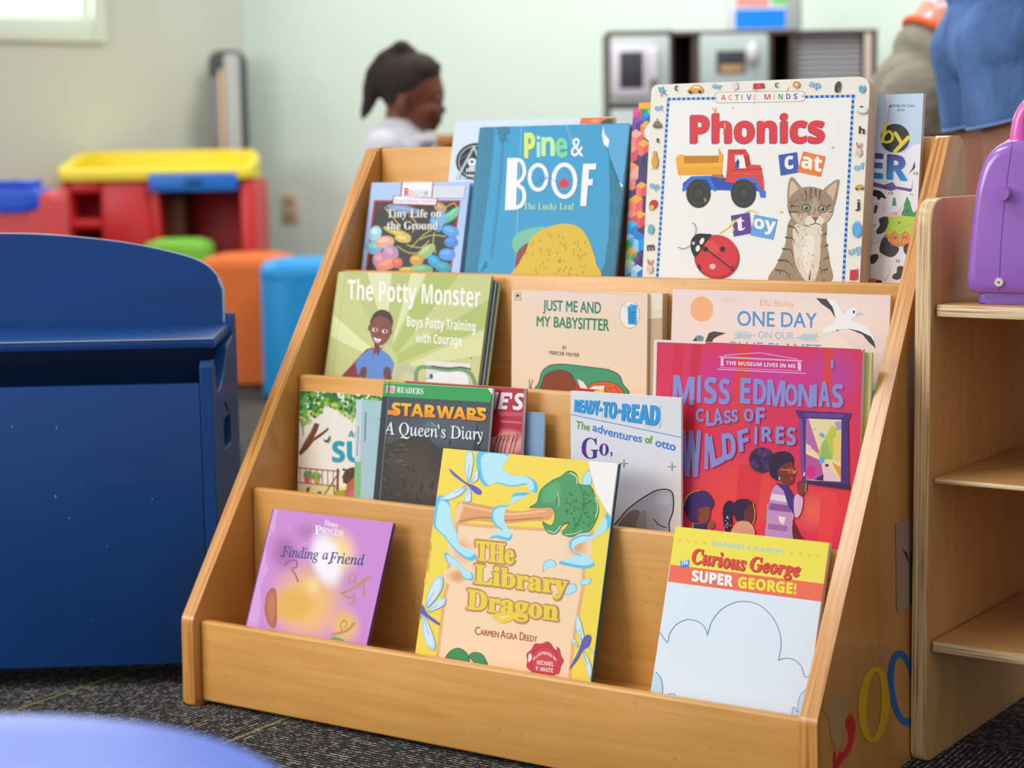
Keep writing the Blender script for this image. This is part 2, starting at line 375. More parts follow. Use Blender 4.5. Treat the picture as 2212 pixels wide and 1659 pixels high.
bm = bmesh.new(); bm_box(bm, (X(341.5), 0.12, 0.0), (X(383), 0.33, Z(424)), 0.012); mesh_obj('box_body', bm, M_CRATE, cr)
bm = bmesh.new(); bm_box(bm, (X(341), 0.115, Z(423)), (X(383.5), 0.335, Z(418)), 0.006); mesh_obj('box_lid', bm, M_CRATE, cr)

# red toy bin with a blue lid
k2 = 5.7/F_PX; B_ = facing(0, 430, 5.7)
X2 = lambda px: px*k2
Z2 = lambda py: 0.705-(py-360)*k2
tb = place(empty('toy_bin', label='red plastic toy bin with a domed blue lid left of the art desk', cat='toy bin'), B_)
bm = bmesh.new(); prism(bm, round_poly([(X2(-220), 0), (X2(142), 0), (X2(92), 0.34), (X2(-220), 0.34)], 0.07), 2, 0, Z2(412), 0.03, 3); mesh_obj('bin_body', bm, mat('coral_red_plastic', '#d9474a', 0.42, 0.5), tb)
bm = bmesh.new()
pts = round_poly([(X2(-215), -0.012), (X2(104), -0.012), (X2(70), 0.26), (X2(-215), 0.26)], 0.06)
prism(bm, pts, 2, Z2(456), Z2(405), 0.02, 3)
pts2 = [((x+0.08)*0.86-0.08, (y-0.13)*0.8+0.13) for x, y in pts]; prism(bm, pts2, 2, Z2(406), Z2(388), 0.018, 3)
mesh_obj('bin_lid', bm, mat('royal_blue_plastic', '#2257d6', 0.4, 0.5), tb)

# poufs
def pouf(name, px, py, d, w_, h_, col, label, extra=0.0):
    o = place(empty(name, label=label, cat='pouf', group='soft poufs by the art desk'), facing(px, py, d, 0, extra))
    m = mat(col[1], col[0], 0.5, 0.35, bump=0.1, bscale=200)
    sq = round_poly([(-w_/2, 0), (w_/2, 0), (w_/2, w_), (-w_/2, w_)], w_*0.3, 8)
    bm = bmesh.new(); prism(bm, sq, 2, 0.012, h_-0.03, 0.015, 3); mesh_obj('side_cover', bm, m, o)
    bm = bmesh.new(); cx, cy = 0, w_/2
    rings = []
    for s, zz in ((1.005, h_-0.035), (1.01, h_-0.02), (0.99, h_-0.004), (0.93, h_+0.008), (0.6, h_+0.02)):
        rings.append([bm.verts.new(((x-cx)*s+cx, (y-cy)*s+cy, zz)) for x, y in sq])
    for a, b2 in zip(rings, rings[1:]):
        for i in range(len(sq)): j = (i+1) % len(sq); bm.faces.new((a[i], a[j], b2[j], b2[i]))
    bm.faces.new(rings[-1]); bm.faces.new(list(reversed(rings[0])))
    mesh_obj('cushion_top', bm, m, o)
    bm = bmesh.new(); prism(bm, [((x-cx)*0.9+cx, (y-cy)*0.9+cy) for x, y in sq], 2, 0, 0.012); mesh_obj('base', bm, mat('black_base', '#18181a', 0.7), o)
pouf('pouf', 530, 700, 5.80, 0.29, 0.40, ('#e4702c', 'orange_vinyl'), 'orange upholstered pouf standing between the blue chest and the blue pouf')
pouf('pouf', 690, 700, 5.42, 0.34, 0.40, ('#2196d8', 'sky_blue_vinyl'), 'sky blue upholstered pouf beside the orange pouf', 0.12)
pouf('pouf', 374, 515, 6.15, 0.22, 0.437, ('#7cc440', 'lime_green_vinyl'), 'lime green pouf in front of the red art desk')

# tall folded table standing on end in the corner
k3 = 6.95/F_PX; T = facing(490, 300, 6.93)
X3 = lambda px: (px-490)*k3
Z3 = lambda py: 0.705-(py-354)*k3
ft = place(empty('folded_table', label='tall grey folded table standing on end in the room corner', cat='folded table'), T)
M_GREY = mat('silver_grey_laminate', '#b9bdbb', 0.4, 0.5); M_DG = mat('charcoal_edging', '#4a4f4c', 0.5); M_SLATE = mat('slate_laminate', '#7d7f84', 0.5)
def slab(name, x0, x1, y0, y1, zt, m, rad, mrim=None, parent=ft):
    bm = bmesh.new(); prism(bm, round_poly([(x0, 0.0), (x1, 0.0), (x1, zt), (x0, zt)], [0, 0, rad, rad]), 1, y0, y1, 0.004, 2, 0, 1 if mrim else 0)
    return mesh_obj(name, bm, [m, mrim] if mrim else m, parent)
slab('tabletop', X3(450), X3(530), 0.06, 0.10, Z3(112), M_DG, 0.05)
slab('tabletop', X3(489), X3(519), 0.0, 0.058, Z3(122), M_GREY, 0.015)
slab('table_leg', X3(476), X3(484), 0.0, 0.04, Z3(155), mat('cream_wood', '#d8c3a0', 0.5), 0.0)
slab('table_leg', X3(484), X3(488.5), 0.0, 0.04, Z3(150), mat('tan_wood', '#b98250', 0.5), 0.0)
slab('brace', X3(453), X3(475.5), 0.0, 0.04, Z3(170), M_SLATE, 0.01)

# play kitchen along the back wall
kk = 5.9/F_PX; KF = facing(1600, 200, 5.9)
X4 = lambda px: (px-1600)*kk
Z4 = lambda py: 0.705-(py-337)*kk
M_KD = mat('espresso_laminate', '#5a4a44', 0.55); M_KG = mat('pale_grey_laminate', '#b9c1c1', 0.5); M_KW = mat('lavender_white_plastic', '#d2d0da', 0.45); M_KX = mat('black_window_film', '#3c3c42', 0.3)
M_KS = mat('silver_slats', '#a9a9ab', 0.4); M_KP = mat('pinkish_post_laminate', '#c9b4aa', 0.5)
kit = place(empty('play_kitchen', label='grey and dark brown toy play kitchen against the mint wall', cat='play kitchen'), KF)
bm = bmesh.new()
bm_box(bm, (X4(1318), 0.30, 0.0), (X4(1890), 0.32, Z4(74)), 0)
for a, b2, zt in ((1316, 1321, 72), (1449, 1455, 68), (1498, 1509, 74), (1656, 1668, 76), (1706, 1719, 76), (1884, 1891, 74)): bm_box(bm, (X4(a), 0.0, 0.0), (X4(b2), 0.30, Z4(zt)))
for a, b2, z0, z1 in ((1316, 1452, 78, 70), (1452, 1720, 80, 72), (1718, 1891, 82, 74)): bm_box(bm, (X4(a), -0.01, Z4(z0)), (X4(b2), 0.31, Z4(z1)))
bm_box(bm, (X4(1452), 0.0, Z4(235)), (X4(1719), 0.30, Z4(225))); bm_box(bm, (X4(1318), 0.0, Z4(232)), (X4(1452), 0.30, Z4(224)))
mesh_obj('carcass', bm, M_KD, kit, smooth=False)
d1 = box('fridge_door', (X4(1322), -0.012, Z4(222)), (X4(1448), 0.006, Z4(80)), M_KG, kit, 0.004)
bm = bmesh.new(); o_ = round_poly([(X4(1324), Z4(206)), (X4(1407), Z4(206)), (X4(1407), Z4(98)), (X4(1324), Z4(98))], 0.014); prism(bm, o_, 1, -0.022, -0.012, 0.003); mesh_obj('door_panel', bm, M_KW, d1)
box('door_window', (X4(1341), -0.026, Z4(190)), (X4(1391), -0.021, Z4(114)), M_KX, d1, 0.002)
bm = bmesh.new(); tube(bm, [(X4(1415), -0.012, Z4(175)), (X4(1412), -0.05, Z4(168)), (X4(1412), -0.055, Z4(140)), (X4(1412), -0.05, Z4(118)), (X4(1415), -0.012, Z4(112))], 0.012, 10); mesh_obj('door_handle', bm, M_KW, d1)
d2 = box('freezer_door', (X4(1322), -0.012, 0.06), (X4(1448), 0.006, Z4(234)), M_KG, kit, 0.004)
bm = bmesh.new(); tube(bm, [(X4(1415), -0.012, Z4(262)), (X4(1412), -0.05, Z4(268)), (X4(1412), -0.05, Z4(310)), (X4(1415), -0.012, Z4(316))], 0.012, 10); mesh_obj('door_handle', bm, M_KW, d2)
d3 = box('microwave_door', (X4(1510), -0.05, Z4(222)), (X4(1655), -0.03, Z4(82)), mat('mint_grey_laminate', '#b0bebc', 0.45), kit, 0.006)
box('microwave_body', (X4(1512), -0.029, Z4(220)), (X4(1653), 0.2, Z4(84)), M_KG, kit, 0.004)
box('door_window', (X4(1544), -0.054, Z4(163)), (X4(1606), -0.049, Z4(116)), M_KX, d3, 0.002)
box('shelf_bread', (X4(1552), -0.0555, Z4(162)), (X4(1600), -0.0535, Z4(146)), mat('toy_bread', '#b48a5c', 0.6), d3, 0.001)
bm = bmesh.new(); ell(bm, (X4(1620), -0.065, Z4(122)), (0.018, 0.018, 0.034)); mesh_obj('door_knob', bm, M_KW, d3)
bm = bmesh.new()
for i in range(13): bm_box(bm, (X4(1720), 0.02, Z4(230-i*11.4)), (X4(1860), 0.03, Z4(223-i*11.4)), 0.0)
bm_box(bm, (X4(1720), 0.032, Z4(232)), (X4(1860), 0.05, Z4(82)))
mesh_obj('slatted_panel', bm, M_KS, kit, smooth=False)
box('corner_post', (X4(1863), -0.02, 0.0), (X4(1877), 0.0, Z4(83)), M_KP, kit, 0.003)
box('lower_cabinet', (X4(1510), 0.01, 0.05), (X4(1880), 0.03, Z4(236)), M_KG, kit, 0.003)
# box standing on the play kitchen
bx = place(empty('product_box', label='white box with a blue panel standing on top of the play kitchen', cat='box'), KF)
zb = Z4(70)
box('carton', (X4(1586), 0.06, zb+0.0005), (X4(1722), 0.2, zb+0.25), mat('white_card', '#e6e8ee', 0.5), bx, 0.003)
box('label_panel', (X4(1593), 0.0585, Z4(66)), (X4(1702), 0.0605, Z4(25)), mat('bright_blue_print', '#0d86f2', 0.4), bx)
box('picture_panel', (X4(1595), 0.0585, Z4(20)), (X4(1665), 0.0605, Z4(-12)), mat('pale_red_print', '#e09a92', 0.5), bx)
box('picture_panel', (X4(1672), 0.0585, Z4(16)), (X4(1704), 0.0605, Z4(-20)), mat('green_print', '#7fca74', 0.5), bx)
box('side_panel', (X4(1704), 0.05, zb+0.0005), (X4(1736), 0.0598, zb+0.25), mat('grey_card', '#a7b0ae', 0.5), bx, 0.002)
# low wooden bookcase behind the child
k5 = 5.2/F_PX; WK = facing(950, 300, 5.2)
lb = place(empty('low_bookcase', label='orange wooden low bookcase standing behind the child', cat='bookcase'), WK)
M_OW = wood_mat('orange_wood', '#d08a3c', '#b8742c', rough=0.4)
zt = 0.705-(291-347)*k5
for nm, lo, hi in (('top_board', (-0.02, 0, zt-0.03), (0.5, 0.28, zt)), ('side_board', (-0.01, 0.005, 0), (0.012, 0.275, zt-0.03)), ('side_board', (0.468, 0.005, 0), (0.49, 0.275, zt-0.03)), ('shelf', (0.012, 0.01, 0.38), (0.468, 0.27, 0.4)), ('shelf', (0.012, 0.01, 0.05), (0.468, 0.27, 0.07)), ('back_board', (0.012, 0.262, 0.07), (0.468, 0.272, zt-0.03))):
    box(nm, lo, hi, M_OW, lb, 0.004)
# stool seat close to the camera
st = place(empty('round_stool', label='light blue round plastic stool close up in the bottom left foreground', cat='stool'), facing(-15, 1520, 1.12))
M_ST = mat('periwinkle_plastic', '#5272d6', 0.3, 0.5)
R_ = 0.235; zs_ = 0.364
bm = bmesh.new(); lathe(bm, [(0, zs_-0.006), (R_*0.55, zs_-0.006), (R_*0.78, zs_-0.001), (R_*0.93, zs_), (R_, zs_-0.012), (R_, zs_-0.03), (R_-0.012, zs_-0.036), (0, zs_-0.036)], 64, (0, -R_+0.02, 0)); mesh_obj('seat', bm, M_ST, st)
for a in (45, 135, 225, 315):
    bm = bmesh.new(); c, s = math.cos(math.radians(a)), math.sin(math.radians(a))
    tube(bm, [(c*0.15, -R_+0.02+s*0.15, zs_-0.034), (c*0.2, -R_+0.02+s*0.2, 0.0)], [0.018, 0.014], 12); mesh_obj('leg', bm, M_ST, st)

# ---------------------------------------------------------------- blue toy chest
M_NAVY = mat('navy_painted_wood', '#134282', 0.38, 0.3, coat=0.1, var=0.06, vscale=9, bump=0.05, bscale=30)
M_NAVYE = mat('worn_highlit_navy_edge', '#a9b9d2', 0.4, 0.5)  # pale edges: worn paint and painted edge highlight in one colour
O_ = at_plane(480, 1436, (0, 0, 0.03), V((0, 0, 1)))
ch = empty('toy_chest', (O_.x-0.012, O_.y+0.005, 0), math.radians(36.3), 'navy blue painted wooden toy chest bench with an arched back', 'toy chest')
WC = 0.64; DC = 0.235; sgn = ((-0.011, 0.006), (-WC-0.006, -WC+0.011))
side = [(0, 0), (0, 0.436), (0.006, 0.444), (0.018, 0.444), (0.026, 0.436)] + smooth_pts([(0.03, 0.41), (0.045, 0.398), (0.075, 0.402), (0.11, 0.422), (0.145, 0.45)], False, 4) + [(0.2, 0.4595), (0.203, 0.486), (0.208, 0.491), (0.226, 0.491), (DC, 0.482), (DC, 0), (0.19, 0), (0.18, 0.03), (0.06, 0.03), (0.05, 0)]
hold = round_poly([(0.085, 0.31), (0.15, 0.31), (0.15, 0.353), (0.085, 0.353)], 0.014)
def side_panel(x0, x1):
    """board with a hand hold cut through it, splayed a little towards the back"""
    bm = bmesh.new(); sx = 0.05 if x0 > -0.1 else -0.05; loops = [side, list(reversed(hold))]
    ring_ = lambda x: [[bm.verts.new((x+sx*p[0], p[0], p[1])) for p in l] for l in loops]
    A, B = ring_(x0), ring_(x1)
    for t in tessellate_polygon([[V((p[0], p[1], 0)) for p in l] for l in loops]):
        fa, fb = A[0]+A[1], B[0]+B[1]
        bm.faces.new([fa[i] for i in t]); bm.faces.new([fb[i] for i in reversed(t)])
    for la, lb in zip(A, B):
        for i in range(len(la)): j = (i+1) % len(la); bm.faces.new((la[i], la[j], lb[j], lb[i]))
    bmesh.ops.recalc_face_normals(bm, faces=bm.faces)
    o = mesh_obj('side_panel', bm, M_NAVY, ch, angle=30); md = o.modifiers.new('bevel', 'BEVEL'); md.width = 0.0012; md.segments = 2; md.limit_method = 'ANGLE'; md.angle_limit = math.radians(35)
    return o
for a, b2 in sgn: side_panel(a, b2)
box('front_panel', (-WC+0.0115, 0.0, 0.03), (-0.0115, 0.014, 0.414), M_NAVY, ch, 0.002)
box('bottom_board', (-WC+0.0115, 0.0145, 0.035), (-0.0115, 0.199, 0.047), M_NAVY, ch)
lidb = bmesh.new(); bm_box(lidb, (-WC-0.011, -0.004, 0.461), (0.011, 0.199, 0.476), 0.004); mesh_obj('lid', lidb, M_NAVY, ch)
rnd = random.Random(4)
bm = bmesh.new(); bm_box(bm, (-WC-0.009, -0.0047, 0.4738), (0.009, -0.0038, 0.4752), 0.0)
worn = mesh_obj('worn_highlit_edge', bm, M_NAVYE, ch, smooth=False)  # light strip along the lid: wear plus a painted highlight
arch = [(-WC+0.012, 0.05), (-0.012, 0.05), (-0.012, 0.45), (0.006, 0.478), (0.006, 0.535)] + smooth_pts([(0.0, 0.55), (-0.02, 0.572), (-0.06, 0.588), (-0.14, 0.606), (-0.24, 0.618), (-0.32, 0.621), (-0.40, 0.618), (-0.50, 0.606), (-0.58, 0.588), (-0.618, 0.57), (-0.638, 0.55)], False, 4) + [(-WC-0.004, 0.535), (-WC-0.004, 0.478), (-WC+0.012, 0.45)]
arch = [(x, z-0.009 if z > 0.53 else z) for x, z in arch]
bm = bmesh.new(); prism(bm, arch, 1, 0.2, 0.2125, 0.003, 2, 0, 1); mesh_obj('back_panel', bm, [M_NAVY, M_NAVYE], ch)
bm = bmesh.new()
rnd = random.Random(4)
for i in range(12):
    x, z = -rnd.random()*WC*0.9-0.03, 0.06+rnd.random()*0.33; r = rnd.uniform(0.0005, 0.0013)
    bm_box(bm, (x-r*0.5, -0.0004, z-r*rnd.uniform(0.6, 3)), (x+r*rnd.uniform(0.3, 1), 0.0002, z+r*0.5), 0)
pc = mesh_obj('paint_chips', bm, mat('bare_chip', '#8fa6c4', 0.6), ch, smooth=False); pc['kind'] = 'stuff'

# ---------------------------------------------------------------- the book display stand
W_, H_, DY, TK, TAP = 0.9, 0.7253, 0.4648, 0.0205, 0.041
ZL = [0.1126, 0.2724, 0.415, 0.5538]; YL = [0.0132, 0.1211, 0.2215, 0.3159]; YBACK = 0.4150
ZF = [z-0.026 for z in ZL]
stand = empty('book_display_stand', (0, 0, 0), 0, 'honey coloured wooden tiered display stand holding picture books', 'book display')
def taper(bm):
    for v in bm.verts: v.co.x += (W_/2-v.co.x)*TAP*v.co.z
prof = round_poly([(0, 0), (0, 0.1164), (0.4089, H_), (DY, H_), (DY, 0)], [0.004, 0.02, 0.016, 0.02, 0.004])
for x0, x1 in ((0, TK), (W_-TK, W_)):
    bm = bmesh.new(); prism(bm, prof, 0, x0, x1, 0.0055, 3, 0, 1); taper(bm); mesh_obj('side_panel', bm, [M_WOODV, M_PLY], stand, angle=50)
def board(name, y0, y1, z0, z1, bev=0.0035):
    bm = bmesh.new(); bm_box(bm, (TK, y0, z0), (W_-TK, y1, z1), bev, 3); taper(bm); return mesh_obj(name, bm, M_WOOD, stand)
board('front_lip', YL[0], YL[0]+0.014, 0.005, ZL[0])
for i in (1, 2, 3): board('tier_board', YL[i], YL[i]+0.012, ZF[i-1]-0.012, ZL[i])
board('back_board', YBACK, YBACK+0.012, 0.02, H_-0.001)
for i in range(4): board('tray', (YL[i]+(0.014 if i == 0 else 0.012)), (YL[i+1] if i < 3 else YBACK)-0.0002, ZF[i]-0.012, ZF[i], 0.0008)

# ---------------------------------------------------------------- open shelf unit on the right
su = empty('shelf_unit', (0.9195, 0.262, 0), -0.047, 'pale birch plywood open shelf unit beside the book stand', 'shelf unit')
pr = round_poly([(0, 0), (0, 0.654), (0.33, 0.654), (0.33, 0)], [0.012, 0.03, 0.03, 0.012])
for x0, x1 in ((-0.0185, 0.0), (0.8, 0.8185)):
    bm = bmesh.new(); prism(bm, pr, 0, x0, x1, 0.003, 3, 0, 1); mesh_obj('side_panel', bm, [M_BIRCH, M_BIRCHE], su, angle=50)
def shelf(zt, th):
    bm = bmesh.new(); vs = bm_box(bm, (0.003, 0.008, zt-th), (0.797, 0.322, zt), 0.0025, 2)
    for f in bm.faces: f.material_index = 0 if abs(f.normal.z) > 0.8 else 1
    bm.normal_update()
    for f in bm.faces: f.material_index = 0 if abs(f.normal.z) > 0.8 else 1
    mesh_obj('shelf', bm, [M_BIRCH, M_BIRCHS], su)
shelf(0.145, 0.0135); shelf(0.336, 0.0065); shelf(0.535, 0.0145)
box('back_board', (0.003, 0.322, 0.13), (0.797, 0.329, 0.535), M_BIRCH, su)

# purple toy case on the top shelf
M_PUR = mat('glossy_purple_plastic', '#a468cc', 0.24, 0.6, coat=0.5); M_PUR2 = mat('purple_plastic_base', '#8a63bd', 0.4, 0.5); M_PINK = mat('hot_pink_plastic', '#f266c0', 0.25, 0.6, coat=0.4)
TP_ = at_plane(2186, 659, (0, 0, 0.5355), V((0, 0, 1)))
kt = (TP_-CAM).dot(FW)/F_PX
tc_ = empty('toy_case', (TP_.x, TP_.y, 0.5355), 0.13, 'purple and pink plastic toy case standing on the shelf unit', 'toy case')
X6 = lambda px: (px-2186)*kt
Z6 = lambda py: (655-py)*kt
half = [(2110, 632), (2094, 626), (2086, 605), (2089, 545), (2097, 455), (2106, 390), (2120, 345), (2142, 317), (2166, 304), (2186, 301)]
half = smooth_pts(half, False, 4); full = half + [(4372-x, y) for x, y in reversed(half[:-1])]
outl = [(X6(x), Z6(y)) for x, y in full]
def shell(name, y0, y1, m, bev, sc=1.0):
    bm = bmesh.new(); cz = 0.075
    P = [(x*sc, z*sc+(1-sc)*0.02) for x, z in outl]
    prof_ = [(y0+bev*(1-math.sin(a)), bev*(1-math.cos(a))) for a in (PI/2, PI*0.36, PI/4, PI*0.14, 0)] + [(y1-bev*(1-math.sin(a)), bev*(1-math.cos(a))) for a in (0, PI*0.14, PI/4, PI*0.36, PI/2)]
    R_s = []
    for y, ins in prof_:
        f = 1-ins/0.05; R_s.append([bm.verts.new((x*f, y, (z-cz)*(1-ins/0.075)+cz)) for x, z in P])
    for a_, b_ in zip(R_s, R_s[1:]):
        for i in range(len(P)): j = (i+1) % len(P); bm.faces.new((a_[i], a_[j], b_[j], b_[i]))
    bm.faces.new(R_s[0]); bm.faces.new(R_s[-1]); bmesh.ops.recalc_face_normals(bm, faces=bm.faces)
    return mesh_obj(name, bm, m, tc_, angle=60)
shell('front_shell', 0.0, 0.05, M_PUR, 0.010); shell('back_shell', 0.0505, 0.095, M_PINK, 0.010, 1.035)
bm = bmesh.new(); prism(bm, round_poly([(X6(2108), 0.008), (X6(2264), 0.008), (X6(2264), 0.088), (X6(2108), 0.088)], 0.01), 2, 0.0, Z6(630), 0.003); mesh_obj('base', bm, M_PUR2, tc_)
bm = bmesh.new(); tube(bm, [(X6(x), 0.05, Z6(y)) for x, y in smooth_pts([(2176, 322), (2177, 285), (2184, 250), (2203, 226), (2232, 226), (2250, 250), (2256, 300), (2256, 330)], False, 4)], 0.0095, 14); mesh_obj('handle', bm, M_PINK, tc_)
bm = bmesh.new()
bmesh.ops.create_cone(bm, cap_ends=True, segments=24, radius1=0.0085, radius2=0.0075, depth=0.016, matrix=Matrix.Translation((X6(2166), -0.006, Z6(415))) @ Matrix.Rotation(PI/2, 4, 'X')); mesh_obj('knob', bm, M_PUR, tc_)
bm = bmesh.new()
bmesh.ops.create_cone(bm, cap_ends=True, segments=24, radius1=0.0052, radius2=0.0046, depth=0.004, matrix=Matrix.Translation((X6(2158), -0.001, Z6(606))) @ Matrix.Rotation(PI/2, 4, 'X')); sc_ = mesh_obj('screw_cap', bm, mat('cream_plastic', '#e9dcd2', 0.5), tc_)
bm = bmesh.new(); ell(bm, (X6(2158), -0.003, Z6(606)), (0.0012, 0.0006, 0.0012)); mesh_obj('screw_hole', bm, mat('dark_hole', '#3a2a2a', 0.7), sc_)
bm = bmesh.new()
sp = smooth_pts([(2181, 305), (2172, 380), (2165, 450), (2160, 540), (2158, 630)], False, 6)
for (xa, ya), (xb, yb) in zip(sp, sp[1:]):
    v = [bm.verts.new((X6(xx+dx), -0.0003, Z6(yy))) for xx, yy, dx in ((xa, ya, -0.6), (xa, ya, 0.6), (xb, yb, 0.6), (xb, yb, -0.6))]; bm.faces.new(v)
mesh_obj('seam', bm, mat('seam_shadow_gap', '#5f3a86', 0.5), tc_)

# ---------------------------------------------------------------- books: bodies and printed covers
def print_mat():
    m = bpy.data.materials.new('printed_cover'); nt, b = nodes(m)
    a = nt.nodes.new('ShaderNodeVertexColor'); a.layer_name = 'Col'; nt.links.new(a.outputs[0], b.inputs['Base Color'])
    b.inputs['Roughness'].default_value = 0.42; b.inputs['Specular IOR Level'].default_value = 0.22
    return m
M_PRINT = print_mat()
def page_mat(name, light, dark, axis=2):
    return ply_mat(name, light, light, dark, axis=axis, scale=900, rough=0.8, coat=0)
M_PAGE = page_mat('page_edges', '#f3eee4', '#cdc2b2')
M_BROWNPAGE = page_mat('worn_board_page_edges', '#d9c4ae', '#8f7058')
M_DARKPAGE = page_mat('dark_blue_page_edges', '#2f6f88', '#16304a')

BASEFONT = None
_glyph = {}
def mathmap(s, up, lo, dig=None, exc={}):
    o = ''
    for c in s:
        if c in exc: o += exc[c]
        elif 'A' <= c <= 'Z': o += chr(up+ord(c)-65)
        elif 'a' <= c <= 'z': o += chr(lo+ord(c)-97)
        elif dig and '0' <= c <= '9': o += chr(dig+ord(c)-48)
        else: o += c
    return o
STY = {'sans': lambda s: s, 'sb': lambda s: mathmap(s, 0x1D5D4, 0x1D5EE, 0x1D7EC), 'serif': lambda s: mathmap(s, 0x1D400, 0x1D41A, 0x1D7CE),
       'si': lambda s: mathmap(s, 0x1D434, 0x1D44E, None, {'h': chr(0x210E)}), 'sbi': lambda s: mathmap(s, 0x1D468, 0x1D482), 'script': lambda s: mathmap(s, 0x1D4D0, 0x1D4EA),
       'obl': lambda s: mathmap(s, 0x1D63C, 0x1D656), 'mono': lambda s: mathmap(s, 0x1D670, 0x1D68A, 0x1D7F6)}
def glyphs(s, style='sans', off=0.0, space=1.0):
    """triangles of a line of lettering; x normalised to 0..1, y in units of the capital height"""
    def tri(body):
        key = (body, style, off, space)
        if key in _glyph: return _glyph[key]
        c = bpy.data.curves.new('lettering', 'FONT'); c.body = STY[style](body); c.resolution_u = 3; c.space_character = space
        o = bpy.data.objects.new('lettering', c); COL.objects.link(o)
        o2 = o.evaluated_get(bpy.context.evaluated_depsgraph_get()); me = o2.to_mesh(); me.calc_loop_triangles()
        r = [tuple((me.vertices[i].co.x, me.vertices[i].co.y) for i in t.vertices) for t in me.loop_triangles]
        o2.to_mesh_clear(); bpy.data.objects.remove(o); bpy.data.curves.remove(c); _glyph[key] = r
        return r
    T = tri(s); H = tri('H'); cap = max(p[1] for t in H for p in t)
    xs = [p[0] for t in T for p in t]; x0, x1 = min(xs), max(xs)
    return [tuple(((p[0]-x0)/(x1-x0), p[1]/cap) for p in t) for t in T]

